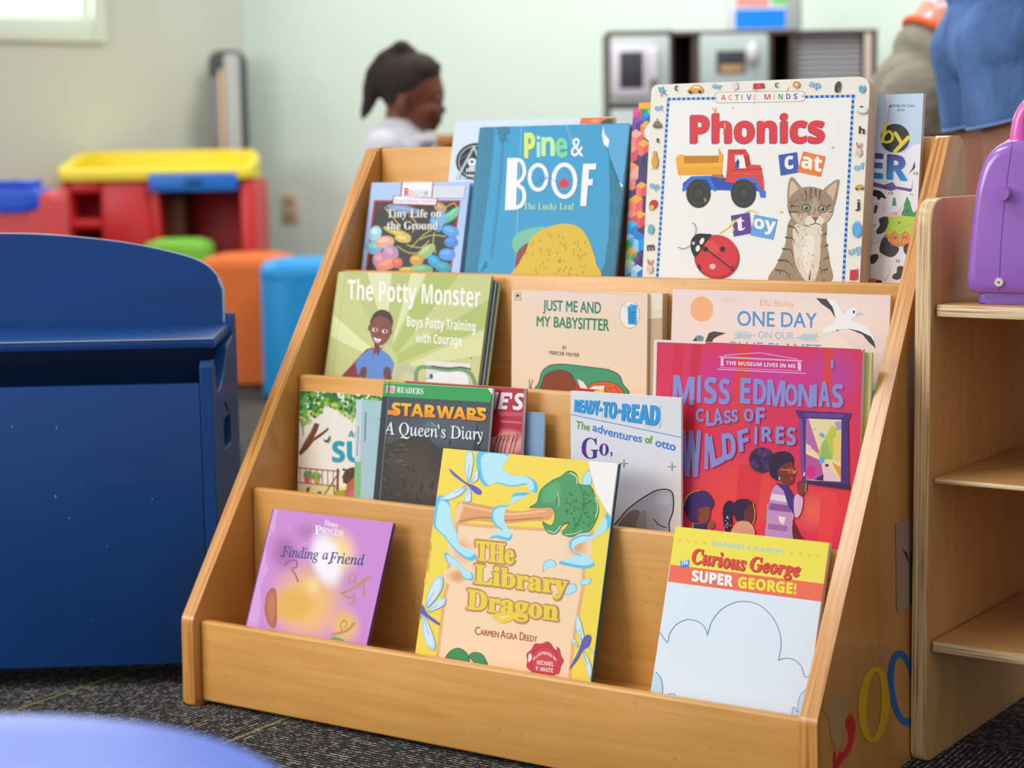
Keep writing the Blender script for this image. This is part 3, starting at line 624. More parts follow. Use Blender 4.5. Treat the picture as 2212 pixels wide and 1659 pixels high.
class Book:
    """cover plane: u to the right, v up the cover, n out of it"""
    def __init__(s, name, label, x0, x1, yf, slope, zf, ztop, base, cat='book', group=None, body=0.006, cover=0.0012, page=None, round_=0.0, hard=False, back=None, flip=False):
        n = math.sqrt(1+slope*slope); s.O = V((x0, yf, zf)); s.U = V((1, 0, 0)); s.Vv = V((0, slope, 1))/n; s.N = V((0, -1, slope))/n
        lift = slope*(body+2*cover+0.0003)      # the rear bottom edge, not the front one, rests on the tray
        s.O = s.O + s.Vv*lift; s.w = x1-x0; s.h = (ztop-zf)*n-lift; s.k = 0; s.tris = []; s.pend = []; s.wash_base = None; s.ox = s.oy = 0.0; s.sc = 1.0; s.name = name; s.base = base
        s.root = empty(name, label=label, cat=cat, group=group)
        s.root.matrix_world = Matrix(((s.U.x, s.Vv.x, s.N.x, s.O.x), (s.U.y, s.Vv.y, s.N.y, s.O.y), (s.U.z, s.Vv.z, s.N.z, s.O.z), (0, 0, 0, 1)))
        if round_: s.clip = round_poly([(0, 0), (s.w, 0), (s.w, s.h), (0, s.h)], [0.002, round_, round_, round_*0.6] if not isinstance(round_, tuple) else round_, 5)
        else: s.clip = [(0, 0), (s.w, 0), (s.w, s.h), (0, s.h)]
        s.body, s.cover, s.page, s.hard, s.back = body, cover, page or M_PAGE, hard, back
    def crop(s, ox, oy, sc): s.ox, s.oy, s.sc = ox, oy, sc; return s
    def uv(s, p):
        q = at_plane(s.ox+p[0]/s.sc, s.oy+p[1]/s.sc, s.O, s.N)-s.O
        return (q.x, q.dot(s.Vv))
    def _add(s, tri, cols):
        if s.pend: s.flush()
        # clip a triangle to the cover outline
        P = [(p[0], p[1])+tuple(c) for p, c in zip(tri, cols)]
        A2 = (P[1][0]-P[0][0])*(P[2][1]-P[0][1])-(P[2][0]-P[0][0])*(P[1][1]-P[0][1])
        if abs(A2) < 1e-12: return
        if A2 < 0: P = [P[0], P[2], P[1]]
        C = s.clip; inside = all(0.001 < p[0] < s.w-0.001 and 0.001 < p[1] < s.h-0.001 for p in P) and len(C) == 4
        if not inside:
            for i in range(len(C)):
                a, b = C[i], C[(i+1) % len(C)]; ex, ey = b[0]-a[0], b[1]-a[1]
                dd = lambda p: ex*(p[1]-a[1])-ey*(p[0]-a[0])
                out = []
                for j in range(len(P)):
                    p, q = P[j], P[(j+1) % len(P)]; dp, dq = dd(p), dd(q)
                    if dp >= 0: out.append(p)
                    if (dp < 0) != (dq < 0):
                        t = dp/(dp-dq); out.append(tuple(x+(y-x)*t for x, y in zip(p, q)))
                P = out
                if len(P) < 3: return
        s.tris.append((P, s.k))
    # ---- shapes in photograph coordinates of the current crop
    def poly(s, pts, col, cols=None, layer=True):
        if layer: s.k += 1
        P = [s.uv(p) for p in pts]
        c = [hexc(x) for x in cols] if cols else [hexc(col)]*len(P)
        for t in tessellate_polygon([[V((p[0], p[1], 0)) for p in P]]): s._add([P[i] for i in t], [c[i] for i in t])
    def sm(s, pts, col, k=5, cols=None): s.poly(smooth_pts(pts, True, k), col)
    def ell(s, cx, cy, rx, ry, col, rot=0, n=22, a0=0, a1=360):
        c, si = math.cos(math.radians(rot)), math.sin(math.radians(rot)); pts = []
        for i in range(n):
            a = math.radians(a0+(a1-a0)*i/(n if a1-a0 == 360 else n-1)); x, y = rx*math.cos(a), ry*math.sin(a); pts.append((cx+x*c-y*si, cy+x*si+y*c))
        s.poly(pts, col)
    def glow(s, cx, cy, rx, ry, col, edge=0, n=0, rot=0, inner=0.35):
        """soft airbrushed blot of the artwork; blots called in a row are mixed into one wash of colour"""
        s.pend.append((cx, cy, rx, ry, hexc(col), inner, math.radians(rot)))
        if edge: s.wash_base = hexc(edge)
    def flush(s):
        G, s.pend = s.pend, []; R = [max(g[2], g[3]) if g[6] else 0 for g in G]
        x0 = min(g[0]-max(g[2], r) for g, r in zip(G, R)); x1 = max(g[0]+max(g[2], r) for g, r in zip(G, R)); y0 = min(g[1]-max(g[3], r) for g, r in zip(G, R)); y1 = max(g[1]+max(g[3], r) for g, r in zip(G, R))
        N = 40; grid = []; base = s.wash_base or hexc(s.base)
        for j in range(N+1):
            row = []
            for i in range(N+1):
                x, y = x0+(x1-x0)*i/N, y0+(y1-y0)*j/N; c = base; W = 0
                for cx, cy, rx, ry, cl, inn, ro in G:
                    dx, dy = x-cx, y-cy; u, v = (dx*math.cos(ro)+dy*math.sin(ro))/rx, (-dx*math.sin(ro)+dy*math.cos(ro))/ry
                    r = math.hypot(u, v); t = 1 if r < inn else max(0, 1-(r-inn)/(1-inn)); t = t*t*(3-2*t); W = max(W, t)
                    c = tuple(p*(1-t)+q*t for p, q in zip(c, cl))
                row.append((s.uv((x, y)), c, W))
            grid.append(row)
        s.k += 1
        for j in range(N):
            for i in range(N):
                q = [grid[j][i], grid[j+1][i], grid[j+1][i+1], grid[j][i+1]]
                if max(p[2] for p in q) < 0.02: continue
                s._add([q[0][0], q[1][0], q[2][0]], [q[0][1], q[1][1], q[2][1]]); s._add([q[0][0], q[2][0], q[3][0]], [q[0][1], q[2][1], q[3][1]])
        s.k += 1
    def line(s, pts, wd, col, curve=False, taper=False):
        if curve: pts = smooth_pts(pts, False, 5)
        P = [V(p) for p in pts]; P = [p for i, p in enumerate(P) if i == 0 or (p-P[i-1]).length > 1e-4]; n = len(P)
        if n < 2: return
        s.k += 1; c = [hexc(col)]*3; shut = n > 3 and (P[0]-P[-1]).length < 1e-3; Lf, Rt = [], []
        for i, p in enumerate(P):
            d0 = (p-P[i-1]) if i > 0 else ((P[0]-P[-2]) if shut else None); d1 = (P[i+1]-p) if i < n-1 else ((P[1]-P[0]) if shut else None)
            d0 = d0 or d1; d1 = d1 or d0; d0, d1 = d0.normalized(), d1.normalized()
            q = V((-d0.y-d1.y, d0.x+d1.x)); q = q.normalized() if q.length > 1e-3 else V((-d1.y, d1.x))
            m = min(2.0, 1/max(0.3, q.dot(V((-d1.y, d1.x))))); wd_ = wd*(1-0.9*i/(n-1)) if taper else wd
            Lf.append(s.uv(p+q*wd_/2*m)); Rt.append(s.uv(p-q*wd_/2*m))
        for i in range(n-1): s._add([Lf[i], Rt[i], Rt[i+1]], c); s._add([Lf[i], Rt[i+1], Lf[i+1]], c)
        if not taper and not shut and wd > 4:
            for p, d in ((P[0], P[0]-P[1]), (P[-1], P[-1]-P[-2])):
                a0 = math.atan2(d.y, d.x); R = [s.uv((p.x+wd/2*math.cos(a0+t), p.y+wd/2*math.sin(a0+t))) for t in [PI*(j/6-0.5) for j in range(7)]]
                for j in range(1, 6): s._add([R[0], R[j], R[j+1]], c)
    def loop(s, pts, wd, col, curve=True):
        q = smooth_pts(pts, True, 5) if curve else list(pts); s.line(q+[q[0]], wd, col)
    def outl(s, pts, fill, wd, col, k=5):
        q = smooth_pts(pts, True, k) if k else list(pts); s.poly(q, fill); s.line(q+[q[0]], wd, col)
    def text(s, t, p0, p1, h, col, style='sans', off=0.0, h1=None, arc=0.0, slant=0.0, jit=0.0, seed=1, shadow=None, space=1.0, cols=None, vgrad=None, upv=None):
        """lettering whose base line runs from p0 to p1, capitals h high, in crop coordinates"""
        h1 = h if h1 is None else h1; G = glyphs(t, style, 0.0, space)
        a, b = V(p0), V(p1); d = b-a; up = V((d.y, -d.x)).normalized()
        vup = V((-0.0, -1.0)); up = (up*0.35+vup*0.65)     # letters stand along the cover's height
        if upv: up = V(upv)
        L = d.length
        def P(x, y, dx=0, dy=0):
            hh = h+(h1-h)*x; q = a+d*x+up*(y*hh)+V((0, -4*arc*x*(1-x)))+d/L*(slant*y*hh); return (q.x+dx, q.y+dy)
        def put(dx, dy, c, c2=None):
            s.k += 1
            if off > 0.004:
                rr = off*h*1.15; m = 8 if off > 0.025 else 6
                for q in range(m): one(dx+rr*math.cos(2*PI*q/m), dy+rr*math.sin(2*PI*q/m), c, c2); s.k += 0.25
            one(dx, dy, c, c2)
        def one(dx, dy, c, c2=None):
            for tr in G:
                cc = []
                for x, y in tr:
                    if c2: tt = max(0, min(1, y)); cc.append(tuple(m*(1-tt)+n_*tt for m, n_ in zip(hexc(c), hexc(c2))))
                    elif cols: cc = None; break
                    else: cc.append(hexc(c))
                if cc is None:
                    xm = sum(x for x, y in tr)/3; cc = [hexc(cols[min(len(cols)-1, int(xm*len(cols)))])]*3
                s._add([s.uv(P(x, y, dx, dy)) for x, y in tr], cc)
        if shadow: put(shadow[1], shadow[2], shadow[0])
        if vgrad: put(0, 0, vgrad[0], vgrad[1])
        else: put(0, 0, col)
    def letters(s, items, col, style='sb', off=0.0, shadow=None):
        """hand lettering: (character, left x, base y, width, height, lean)"""
        for c, x, y, wd, h, ln in items:
            if c == 'I':
                q = [(x, y), (x+wd*0.15, y-h), (x+wd*0.92, y-h*0.99), (x+wd*0.8, y+2)]
                if shadow: s.poly([(a+shadow[1], b+shadow[2]) for a, b in q], shadow[0])
                s.poly(q, col); continue
            s.text(c, (x, y), (x+wd, y+ln*wd*0.1), h, col, style, off, shadow=shadow)
    def tilehatch(s, *a): pass
    # ---- the solid book
    def build(s):
        if s.pend: s.flush()
        th = s.cover; bm = bmesh.new(); lay = bm.loops.layers.float_color.new('Col'); bc = hexc(s.base)
        C = s.clip; n = len(C)
        A = [bm.verts.new((x, y, 0)) for x, y in C]; B = [bm.verts.new((x, y, -th)) for x, y in C]
        fs = [bm.faces.new(A), bm.faces.new(list(reversed(B)))]+[bm.faces.new((A[(i+1) % n], A[i], B[i], B[(i+1) % n])) for i in range(n)]
        edge = hexc('#efe9df') if not s.hard else bc
        for i, f in enumerate(fs):
            for l in f.loops: l[lay] = bc if i == 0 else edge
        for P, k in s.tris:
            z = 0.00004+k*0.000008
            f = bm.faces.new([bm.verts.new((p[0], p[1], z)) for p in P])
            for l, p in zip(f.loops, P): l[lay] = p[2:6]
        o = mesh_obj('front_cover', bm, M_PRINT, s.root, smooth=False)
        ins = 0.0025 if s.hard else 0.0004
        bm = bmesh.new(); prism(bm, [((x-s.w/2)*(1-2*ins/s.w)+s.w/2, (y-s.h/2)*(1-2*ins/s.h)+s.h/2) for x, y in C], 2, -th-0.00015, -th-s.body)
        mesh_obj('page_block', bm, s.page, s.root, smooth=False)
        bm = bmesh.new(); prism(bm, C, 2, -th-s.body-0.0001, -2*th-s.body-0.0001); mesh_obj('back_cover', bm, mat(s.name+'_back', s.back or s.base, 0.45), s.root, smooth=False)
        if s.hard:
            bm = bmesh.new(); bm_box(bm, (-0.0022, 0, -2*th-s.body), (-0.0003, s.h, 0), 0.0008); mesh_obj('spine', bm, mat(s.name+'_spine', s.back or s.base, 0.4), s.root)
        return s.root
rnd = random.Random(11)
def leafy(b, n, xr, yr, cols, r0, r1, keep=None):
    for i in range(n):
        x, y = rnd.uniform(*xr), rnd.uniform(*yr)
        if keep and not keep(x, y): continue
        b.ell(x, y, rnd.uniform(r0, r1), rnd.uniform(r0, r1)*0.7, rnd.choice(cols), rnd.uniform(0, 180), n=7)
        b.k -= 0.75
S1 = 2212/660; S2 = 2212/680; S3 = 2212/480; S4 = 5.53; S5 = 3.95; S6 = 2212/600
T1, T2, T3, T4, T5 = 4.88, 3.016, 4.88, 3.3865, 3.6864

def XR(px, py, yf, s, zf):
    n = V((0, -1, s)); return at_plane(px, py, (0, yf, zf), n).x
def ZR(px, py, yf, s, zf):
    n = V((0, -1, s)); return at_plane(px, py, (0, yf, zf), n).z
G_TOP, G_UP, G_MID, G_LOW = 'picture books on the top tier', 'picture books on the second tier from the top', 'picture books on the third tier from the top', 'picture books on the bottom tier'
Z0, Z1, Z2_, Z3_ = [z+0.0006 for z in ZF]

# ======== top tier
b = Book('picture_book', 'small pale blue book with colourful microbes in a red frame', XR(804.8, 393, 0.3465, 0.24, Z3_), XR(1015, 395, 0.3465, 0.24, Z3_), 0.3465, 0.24, Z3_, ZR(900, 393.5, 0.3465, 0.24, Z3_), '#adc8f0', group=G_TOP, body=0.005, hard=True, back='#9db6e0').crop(760, 150, S1)
b.poly([(160, 946), (787, 948), (716, 1500), (92, 1500)], '#b5323e'); b.poly([(172, 960), (772, 962), (700, 1500), (106, 1500)], '#3d4038')
for cx, cy, rx, ry, c, r in [(205, 1010, 30, 55, '#4a3c34', 20), (370, 1010, 120, 30, '#7f9ab8', 10), (640, 1000, 50, 34, '#b59a6a', 30), (700, 1070, 80, 35, '#5fb39a', -30), (735, 1040, 60, 26, '#6fc0a0', -40), (610, 1120, 60, 40, '#6aa2d8', 60), (715, 1170, 65, 40, '#5f9edc', 20), (640, 1080, 40, 60, '#7fb0e0', 0), (170, 1190, 45, 60, '#a9d4e0', 20), (160, 1290, 60, 50, '#7fb4d0', 0), (240, 1250, 70, 45, '#e0a890', -10), (330, 1180, 110, 26, '#c9b060', 20), (370, 1225, 60, 30, '#d0b870', 10), (280, 1330, 60, 60, '#b890b0', 40), (200, 1380, 50, 60, '#c88aa0', 0), (260, 1410, 90, 40, '#e08a7a', -20), (330, 1400, 40, 40, '#d0705a', 10), (540, 1320, 80, 40, '#9fb87a', -40), (470, 1380, 50, 40, '#c9a050', 0), (600, 1390, 60, 40, '#3f9ed0', 40), (690, 1340, 60, 45, '#5a9ae0', 0), (660, 1430, 60, 40, '#3fa0b0', 10), (500, 1450, 90, 40, '#7fae80', 0), (400, 1450, 60, 20, '#c8b050', 0), (720, 1250, 50, 40, '#4f8ad0', 0)]:
    b.ell(cx, cy, rx, ry, c, r, n=16); b.ell(cx-rx*0.15, cy-ry*0.3, rx*0.6, ry*0.4, tuple(min(1, x*1.35) for x in hexc(c)[:3])+(1,), r, n=12)
for pts in ([(430, 1290), (520, 1200), (600, 1150)], [(330, 1280), (420, 1330), (520, 1320)], [(400, 1270), (500, 1290), (560, 1240)], [(420, 1060), (470, 1120), (440, 1180)], [(240, 1000), (330, 1110), (350, 1150)], [(600, 1180), (590, 1260), (610, 1330)], [(680, 1000), (740, 970), (770, 1010)], [(500, 1230), (580, 1200), (680, 1210)]):
    b.line(pts, 7, '#c9c06a', True)
b.poly([(362, 806), (594, 806), (582, 922), (352, 918)], '#b5323e'); b.poly([(300, 912), (622, 934), (614, 988), (296, 980)], '#b5323e')
b.poly([(308, 918), (616, 938), (608, 980), (303, 972)], '#eceaf0'); b.poly([(372, 806), (588, 806), (576, 925), (361, 922)], '#eceaf0')
b.letters([('R', 383, 915, 34, 56, 0)], '#d8323c', 'sb', 0.02); b.poly([(383, 880), (400, 915), (383, 917)], '#3a48b0')
for c, x, cl, w_ in (('o', 420, '#f0903c', 28), ('o', 455, '#8fc89a', 28), ('k', 492, '#c9cad8', 24), ('i', 518, '#b9bccb', 7), ('e', 530, '#8a909c', 24)): b.letters([(c, x, 915, w_, 54, 0)], cl, 'sans', 0.008)
b.text('Read-About Science', (318, 962), (604, 966), 26, '#b7b8c6', 'sans')
b.poly([(592, 845), (826, 843), (812, 930), (586, 932)], '#d6d8e0')
b.text('Tiny Life on', (257, 1072), (652, 1072), 58, '#f0eee6', 'serif', -0.006, shadow=('#2a2a28', 3, 4)); b.text('the Ground', (258, 1158), (626, 1160), 58, '#f0eee6', 'serif', -0.006, shadow=('#2a2a28', 3, 4))
b.build()

b = Book('picture_book', 'pale book with a round black award seal, behind the worn blue book', 0.1662, XR(1325, 254, 0.3585, 0.24, Z3_), 0.3585, 0.24, Z3_, 0.7595, '#d3dff2', group=G_TOP, body=0.006).crop(760, 150, S1)
b.ell(903, 668, 152, 138, '#8d979b'); b.ell(903, 668, 148, 134, '#20282b'); b.ell(903, 668, 132, 119, '#b9c4c8'); b.ell(903, 668, 126, 113, '#20282b')
b.line([(885, 560), (758, 795)], 16, '#b9c4c8'); b.line([(892, 575), (780, 795)], 6, '#20282b'); b.line([(885, 560), (930, 690)], 14, '#b9c4c8'); b.line([(770, 660), (890, 580)], 4, '#7b868a')
b.ell(872, 672, 32, 30, '#e6ebee'); b.ell(870, 668, 12, 10, '#20282b'); b.poly([(855, 695), (890, 695), (905, 735), (835, 735)], '#c3ccd0'); b.poly([(825, 735), (925, 735), (930, 752), (815, 752)], '#20282b')
for i in range(5): b.poly([(830+i*20, 715), (838+i*20, 715), (834+i*20, 745), (826+i*20, 745)], '#e0e6e8')
b.ell(860, 768, 34, 8, '#c9d2d6'); b.line([(800, 790), (900, 800)], 6, '#8d979b')
b.poly([(1660, 352), (1905, 346), (1905, 395), (1650, 395)], '#e2783c'); b.poly([(1815, 372), (1850, 356), (1905, 360), (1905, 395), (1800, 395)], '#3f5638'); b.poly([(1740, 360), (1800, 358), (1780, 384), (1730, 386)], '#f09a58')
b.build()

b = Book('picture_book', 'worn blue book with large white letters above a yellow mound', 0.2195, 0.4555, 0.348, 0.23, Z3_, 0.75, '#3d9ecb', group=G_TOP, body=0.0062, hard=True, back='#2f86b0').crop(760, 150, S1)
b.poly([(928, 408), (1035, 405), (1015, 700), (975, 1000), (905, 1500), (815, 1500), (870, 1000), (905, 650)], '#3a86a6')
for i, x in enumerate((960, 985, 1005)): b.line([(x, 415), (x-12, 640), (x-45, 1000), (x-110, 1480)], 5, '#2f7695', True)
b.loop([(980, 520), (1008, 500), (1015, 560), (990, 600), (968, 570)], 4, '#2f7695')
b.line([(1095, 480), (1075, 800), (1010, 1360)], 26, '#3a8db2', True); b.poly([(1062, 408), (1138, 406), (1126, 470), (1118, 515), (1068, 520)], '#3784a4'); leafy(b, 40, (1060, 1140), (410, 520), ['#3784a4', '#2f7695'], 8, 16)
b.poly([(1862, 640), (1955, 800), (1962, 900), (1945, 1120), (1905, 1500), (1775, 1500), (1830, 1420), (1860, 1200), (1868, 900)], '#2f7893')
for cx, cy, r in ((1910, 930, 30), (1920, 940, 18), (1870, 1285, 26), (1900, 1100, 22)): b.loop([(cx+r*math.cos(t*PI/4), cy+r*1.5*math.sin(t*PI/4)) for t in range(8)], 4, '#3f92b0')
for i in range(14): b.line([(1880+i*4, 720+i*45), (1890+i*3, 770+i*45)], 3, '#3f92b0')
b.poly([(1824, 402), (2015, 402), (1990, 660), (1955, 850), (1930, 790), (1895, 700), (1858, 590), (1836, 500)], '#5ba8d2')
b.line([(1855, 570), (1865, 640), (1925, 800), (1955, 850)], 4, '#22627e'); b.poly([(1820, 405), (1832, 470), (1866, 512), (1856, 566), (1826, 545), (1812, 480)], '#eef2f8'); b.poly([(1935, 815), (1965, 840), (1955, 858)], '#dfeaf2')
b.line([(1232, 405), (1215, 760), (1188, 1380)], 6, '#8cc8e2', True); b.line([(1552, 395), (1572, 450), (1602, 545)], 7, '#7cc0de', True)
b.poly([(925, 430), (955, 410), (940, 408)], '#eef2f8')
b.letters([('P', 1253, 640, 72, 178, 0)], '#dbe96c', 'sb', 0.02); b.letters([('i', 1338, 637, 30, 148, 0)], '#aee0cc', 'sb', 0.0); b.letters([('n', 1380, 622, 85, 190, 0)], '#c0eaa8', 'sans', 0.03); b.letters([('e', 1480, 632, 78, 196, 0)], '#7fd49c', 'sans', 0.03); b.letters([('&', 1588, 628, 88, 140, 0)], '#e3ecff', 'sb', 0.01)
WHT = '#f1eff8'
b.poly([(1128, 642), (1204, 640), (1196, 830), (1190, 1016), (1110, 1020), (1118, 830)], WHT); b.line([(1190, 655), (1232, 668), (1252, 735), (1232, 795), (1192, 825)], 26, WHT, True); b.line([(1192, 832), (1238, 865), (1250, 930), (1226, 985), (1180, 1003)], 28, WHT, True)
b.ell(1350, 782, 76, 104, WHT); b.ell(1350, 782, 49, 76, '#3d9ecb'); b.ell(1540, 806, 95, 132, WHT); b.ell(1540, 806, 64, 102, '#3d9ecb')
b.poly([(1676, 686), (1722, 688), (1710, 850), (1698, 990), (1655, 988), (1664, 840)], WHT); b.poly([(1680, 684), (1772, 682), (1768, 724), (1690, 728)], WHT); b.poly([(1690, 796), (1748, 794), (1744, 838), (1690, 842)], WHT)
b.line([(1325, 832), (1400, 800), (1410, 775), (1370, 785), (1350, 815), (1420, 785), (1500, 825)], 4, '#2f7fa6', True)
b.poly([(1495, 860), (1508, 835), (1493, 822), (1515, 815), (1512, 790), (1530, 795), (1545, 782), (1552, 805), (1575, 800), (1572, 825), (1582, 838), (1562, 848), (1545, 860), (1520, 852), (1500, 868)], '#cf4148')
b.text('The Lucky Leaf', (1246, 1014), (1612, 1016), 46, '#bfe6a8', 'serif', -0.004)
b.sm([(1170, 1300), (1165, 1230), (1230, 1170), (1330, 1145), (1400, 1140), (1420, 1200), (1300, 1300), (1200, 1330)], '#79bfa2'); b.sm([(1185, 1490), (1190, 1360), (1225, 1290), (1290, 1260), (1280, 1380), (1230, 1500)], '#8c4c40')
b.sm([(1190, 1520), (1215, 1400), (1260, 1320), (1290, 1240), (1350, 1180), (1450, 1132), (1560, 1118), (1650, 1145), (1705, 1210), (1742, 1300), (1770, 1400), (1765, 1520)], '#ddb93c')
for i in range(60):
    x, y = rnd.uniform(1260, 1720), rnd.uniform(1160, 1480)
    if ((x-1490)/260)**2+((y-1400)/250)**2 < 1: b.line([(x, y), (x+rnd.uniform(-5, 5), y+22)], 4, '#6f5f28'); b.k -= 0.8
b.line([(940, 1460), (975, 1390)], 6, '#2f7893'); b.line([(950, 1440), (985, 1420)], 5, '#2f7893')
b.build()

b = Book('picture_book', 'book with a rainbow pattern of cubes, left of the big white board book', XR(1367.7, 236, 0.373, 0.119, Z3_), 0.585, 0.373, 0.119, Z3_, 0.768, '#4a4272', group=G_TOP, body=0.0035).crop(1340, 150, S2)
def cube(cx, cy, r, t, l, rr):
    b.poly([(cx, cy-r), (cx+r*0.62, cy-r*0.62), (cx, cy-r*0.2), (cx-r*0.62, cy-r*0.55)], t); b.poly([(cx-r*0.62, cy-r*0.55), (cx, cy-r*0.2), (cx-r*0.05, cy+r*0.85), (cx-r*0.64, cy+r*0.5)], l); b.poly([(cx, cy-r*0.2), (cx+r*0.62, cy-r*0.62), (cx+r*0.58, cy+r*0.45), (cx-r*0.05, cy+r*0.85)], rr)
for cx, cy, r, t, l, rr in [(120, 320, 75, '#e85aa6', '#e0549e', '#c94a90'), (190, 300, 70, '#3fae6a', '#2f9a58', '#7fc894'), (185, 350, 50, '#2f9ae8', '#2478d0', '#1f60b0'), (110, 400, 70, '#8a4ab0', '#7a3fa0', '#5f3488'), (185, 430, 70, '#f5a840', '#f08a3a', '#e87838'), (110, 500, 80, '#f5b0a0', '#f08a84', '#e86a70'), (165, 560, 70, '#f7b24a', '#f07a6a', '#e8585c'), (80, 600, 70, '#f09a88', '#e87074', '#d85664'), (190, 640, 60, '#45406e', '#3a365e', '#524a7c'), (80, 730, 80, '#f5a060', '#f0907a', '#f0b0a8'), (60, 800, 80, '#f0b4a0', '#f09c90', '#e88a84'), (150, 850, 62, '#f7b040', '#f07a6e', '#e2585e'), (60, 900, 60, '#45406e', '#3a365e', '#524a7c'), (110, 960, 80, '#f7b040', '#f0846e', '#ee6a66'), (140, 1060, 70, '#f7b24a', '#ea5e60', '#dc4e58'), (75, 1060, 70, '#f09a88', '#ea6a6c', '#d85664'), (80, 1130, 70, '#4fc0f4', '#3aaef0', '#1f8ae0'), (130, 1220, 80, '#1f86dc', '#8fd4f4', '#1f9ae8'), (60, 1210, 60, '#9ad8f0', '#7cc8ec', '#5ab0e4'), (50, 1260, 60, '#3fae68', '#2f8f50', '#58b878'), (80, 1320, 70, '#f5b040', '#8ccc98', '#4fae70'), (120, 1350, 40, '#7a3fa0', '#6a3490', '#55287c'), (60, 1400, 70, '#b8e0b0', '#a8d8c0', '#8fc8e0'), (120, 1440, 70, '#bfe0f4', '#a0d0f0', '#3a78d0'), (40, 1460, 60, '#7fc0ec', '#5aa8e0', '#3a8ad0')]: cube(cx, cy, r, t, l, rr)
b.sm([(170, 440), (195, 390), (240, 380), (240, 490), (190, 495)], '#e9eef6')
b.build()
x0_ = XR(1380, 222, 0.385, 0.115, Z3_)
b = Book('picture_book', 'orange yellow book peeking out above the rainbow cube book', x0_, x0_+0.1, 0.385, 0.115, Z3_, ZR(1382, 222, 0.385, 0.115, Z3_), '#f3b13a', group=G_TOP, body=0.003); b.build()

b = Book('board_book', 'large white board book with a toy truck, a kitten and a ladybird', 0.501, 0.7988, 0.345, 0.115, Z3_, 0.7975, '#efe9db', group=G_TOP, body=0.0235, cover=0.0016, page=M_BROWNPAGE, round_=0.017, back='#d8c8b0').crop(1340, 150, S2)
b.poly([(335, 200), (1645, 178), (1572, 1520), (252, 1520)], '#f1efea')
def checks(p0, p1, n, wd=19):
    b.line([p0, p1], wd, '#8cc0ee'); a, c = V(p0), V(p1)
    for i in range(n):
        if i % 2: continue
        q0, q1 = a.lerp(c, i/n), a.lerp(c, (i+1)/n); d = (q1-q0).normalized(); q = V((-d.y, d.x))*wd/2
        b.poly([tuple(q0+q), tuple(q0-q), tuple(q1-q), tuple(q1+q)], '#2f4fa8'); b.k -= 0.8
checks((338, 205), (258, 1490), 71); checks((335, 209), (660, 203), 19); checks((1300, 193), (1645, 187), 19); checks((1637, 180), (1566, 1510), 71)
pill = round_poly([(660, 160), (1302, 150), (1300, 226), (662, 238)], 37, 6); b.poly(pill, '#55555a'); b.poly([((x-981)*0.992+981, (y-194)*0.94+194) for x, y in pill], '#f0ece2')
b.ell(673, 203, 5, 6, '#333'); b.ell(1285, 188, 5, 6, '#333')
for c, x, w_, cl in (('A', 709, 33, '#d93a4a'), ('C', 760, 30, '#ee9a4a'), ('T', 806, 28, '#2f9a5a'), ('I', 852, 7, '#3a5ac0'), ('V', 888, 34, '#6a4ab0'), ('E', 936, 22, '#f2b4d0'), ('M', 1013, 42, '#d93a4a'), ('I', 1077, 7, '#ee9a4a'), ('N', 1112, 30, '#2f9a5a'), ('D', 1167, 30, '#3a5ac0'), ('S', 1218, 27, '#7a4a9a')): b.letters([(c, x, 217-(x-709)*0.017, w_, 38, 0)], cl, 'sb')
b.text('Phonics', (500, 512), (1432, 510), 186, '#e0353d', 'sb', 0.035, shadow=('#54508e', -5, 5))
for x, y, s in ((735, 400, 20), (725, 450, 14), (670, 290, 16), (940, 240, 7), (800, 470, 10)): b.poly([(x-s*0.4, y), (x, y-s*1.6), (x+s*0.4, y-s*0.2), (x+s*0.2, y+s*1.3)], '#f4a478')
b.line([(1185, 125), (1168, 165)], 5, '#f2a07c'); b.line([(650, 268), (665, 300)], 7, '#f2a07c'); b.ell(790, 270, 4, 4, '#7a6a60'); b.ell(1492, 548, 10, 9, '#c9c2b8')
# toy truck
b.poly([(400, 606), (712, 604), (716, 738), (405, 740)], '#e9a02a'); b.poly([(438, 612), (692, 606), (692, 655), (445, 662)], '#c9801f'); b.poly([(390, 628), (408, 600), (446, 598), (450, 662), (700, 655), (722, 610), (692, 553), (724, 606), (718, 690), (400, 700)], '#f3b338'); b.poly([(690, 553), (724, 604), (722, 652), (696, 655)], '#f0a830'); b.poly([(398, 690), (718, 684), (714, 740), (420, 742), (430, 780)], '#efa72c'); b.poly([(640, 740), (720, 738), (740, 775), (665, 780)], '#b86a3a')
b.poly([(440, 800), (500, 752), (630, 748), (700, 765), (830, 760), (960, 760), (985, 850), (1022, 855), (1020, 902), (986, 900), (975, 856), (640, 846), (440, 846)], '#2650b0')
b.poly([(758, 562), (880, 560), (905, 602), (916, 668), (985, 672), (1003, 742), (1012, 850), (985, 850), (955, 795), (800, 798), (740, 790), (750, 700)], '#df4339'); b.poly([(770, 570), (872, 568), (880, 590), (772, 590)], '#c9362f'); b.poly([(806, 602), (868, 602), (884, 694), (808, 696)], '#f2f0ec'); b.poly([(866, 606), (900, 606), (914, 668), (890, 690)], '#b82c2c'); b.poly([(808, 650), (838, 640), (836, 696), (808, 697)], '#3a55a8'); b.ell(826, 648, 7, 20, '#3a3a48'); b.line([(780, 706), (996, 700)], 7, '#b52c2c'); b.line([(776, 730), (1000, 735)], 4, '#f0665a')
b.line([(446, 846), (512, 762), (620, 758), (664, 846)], 22, '#3079d4'); b.line([(782, 852), (834, 770), (944, 770), (986, 856)], 22, '#3079d4'); b.poly([(985, 855), (1022, 852), (1020, 902), (986, 900)], '#2f7cd8')
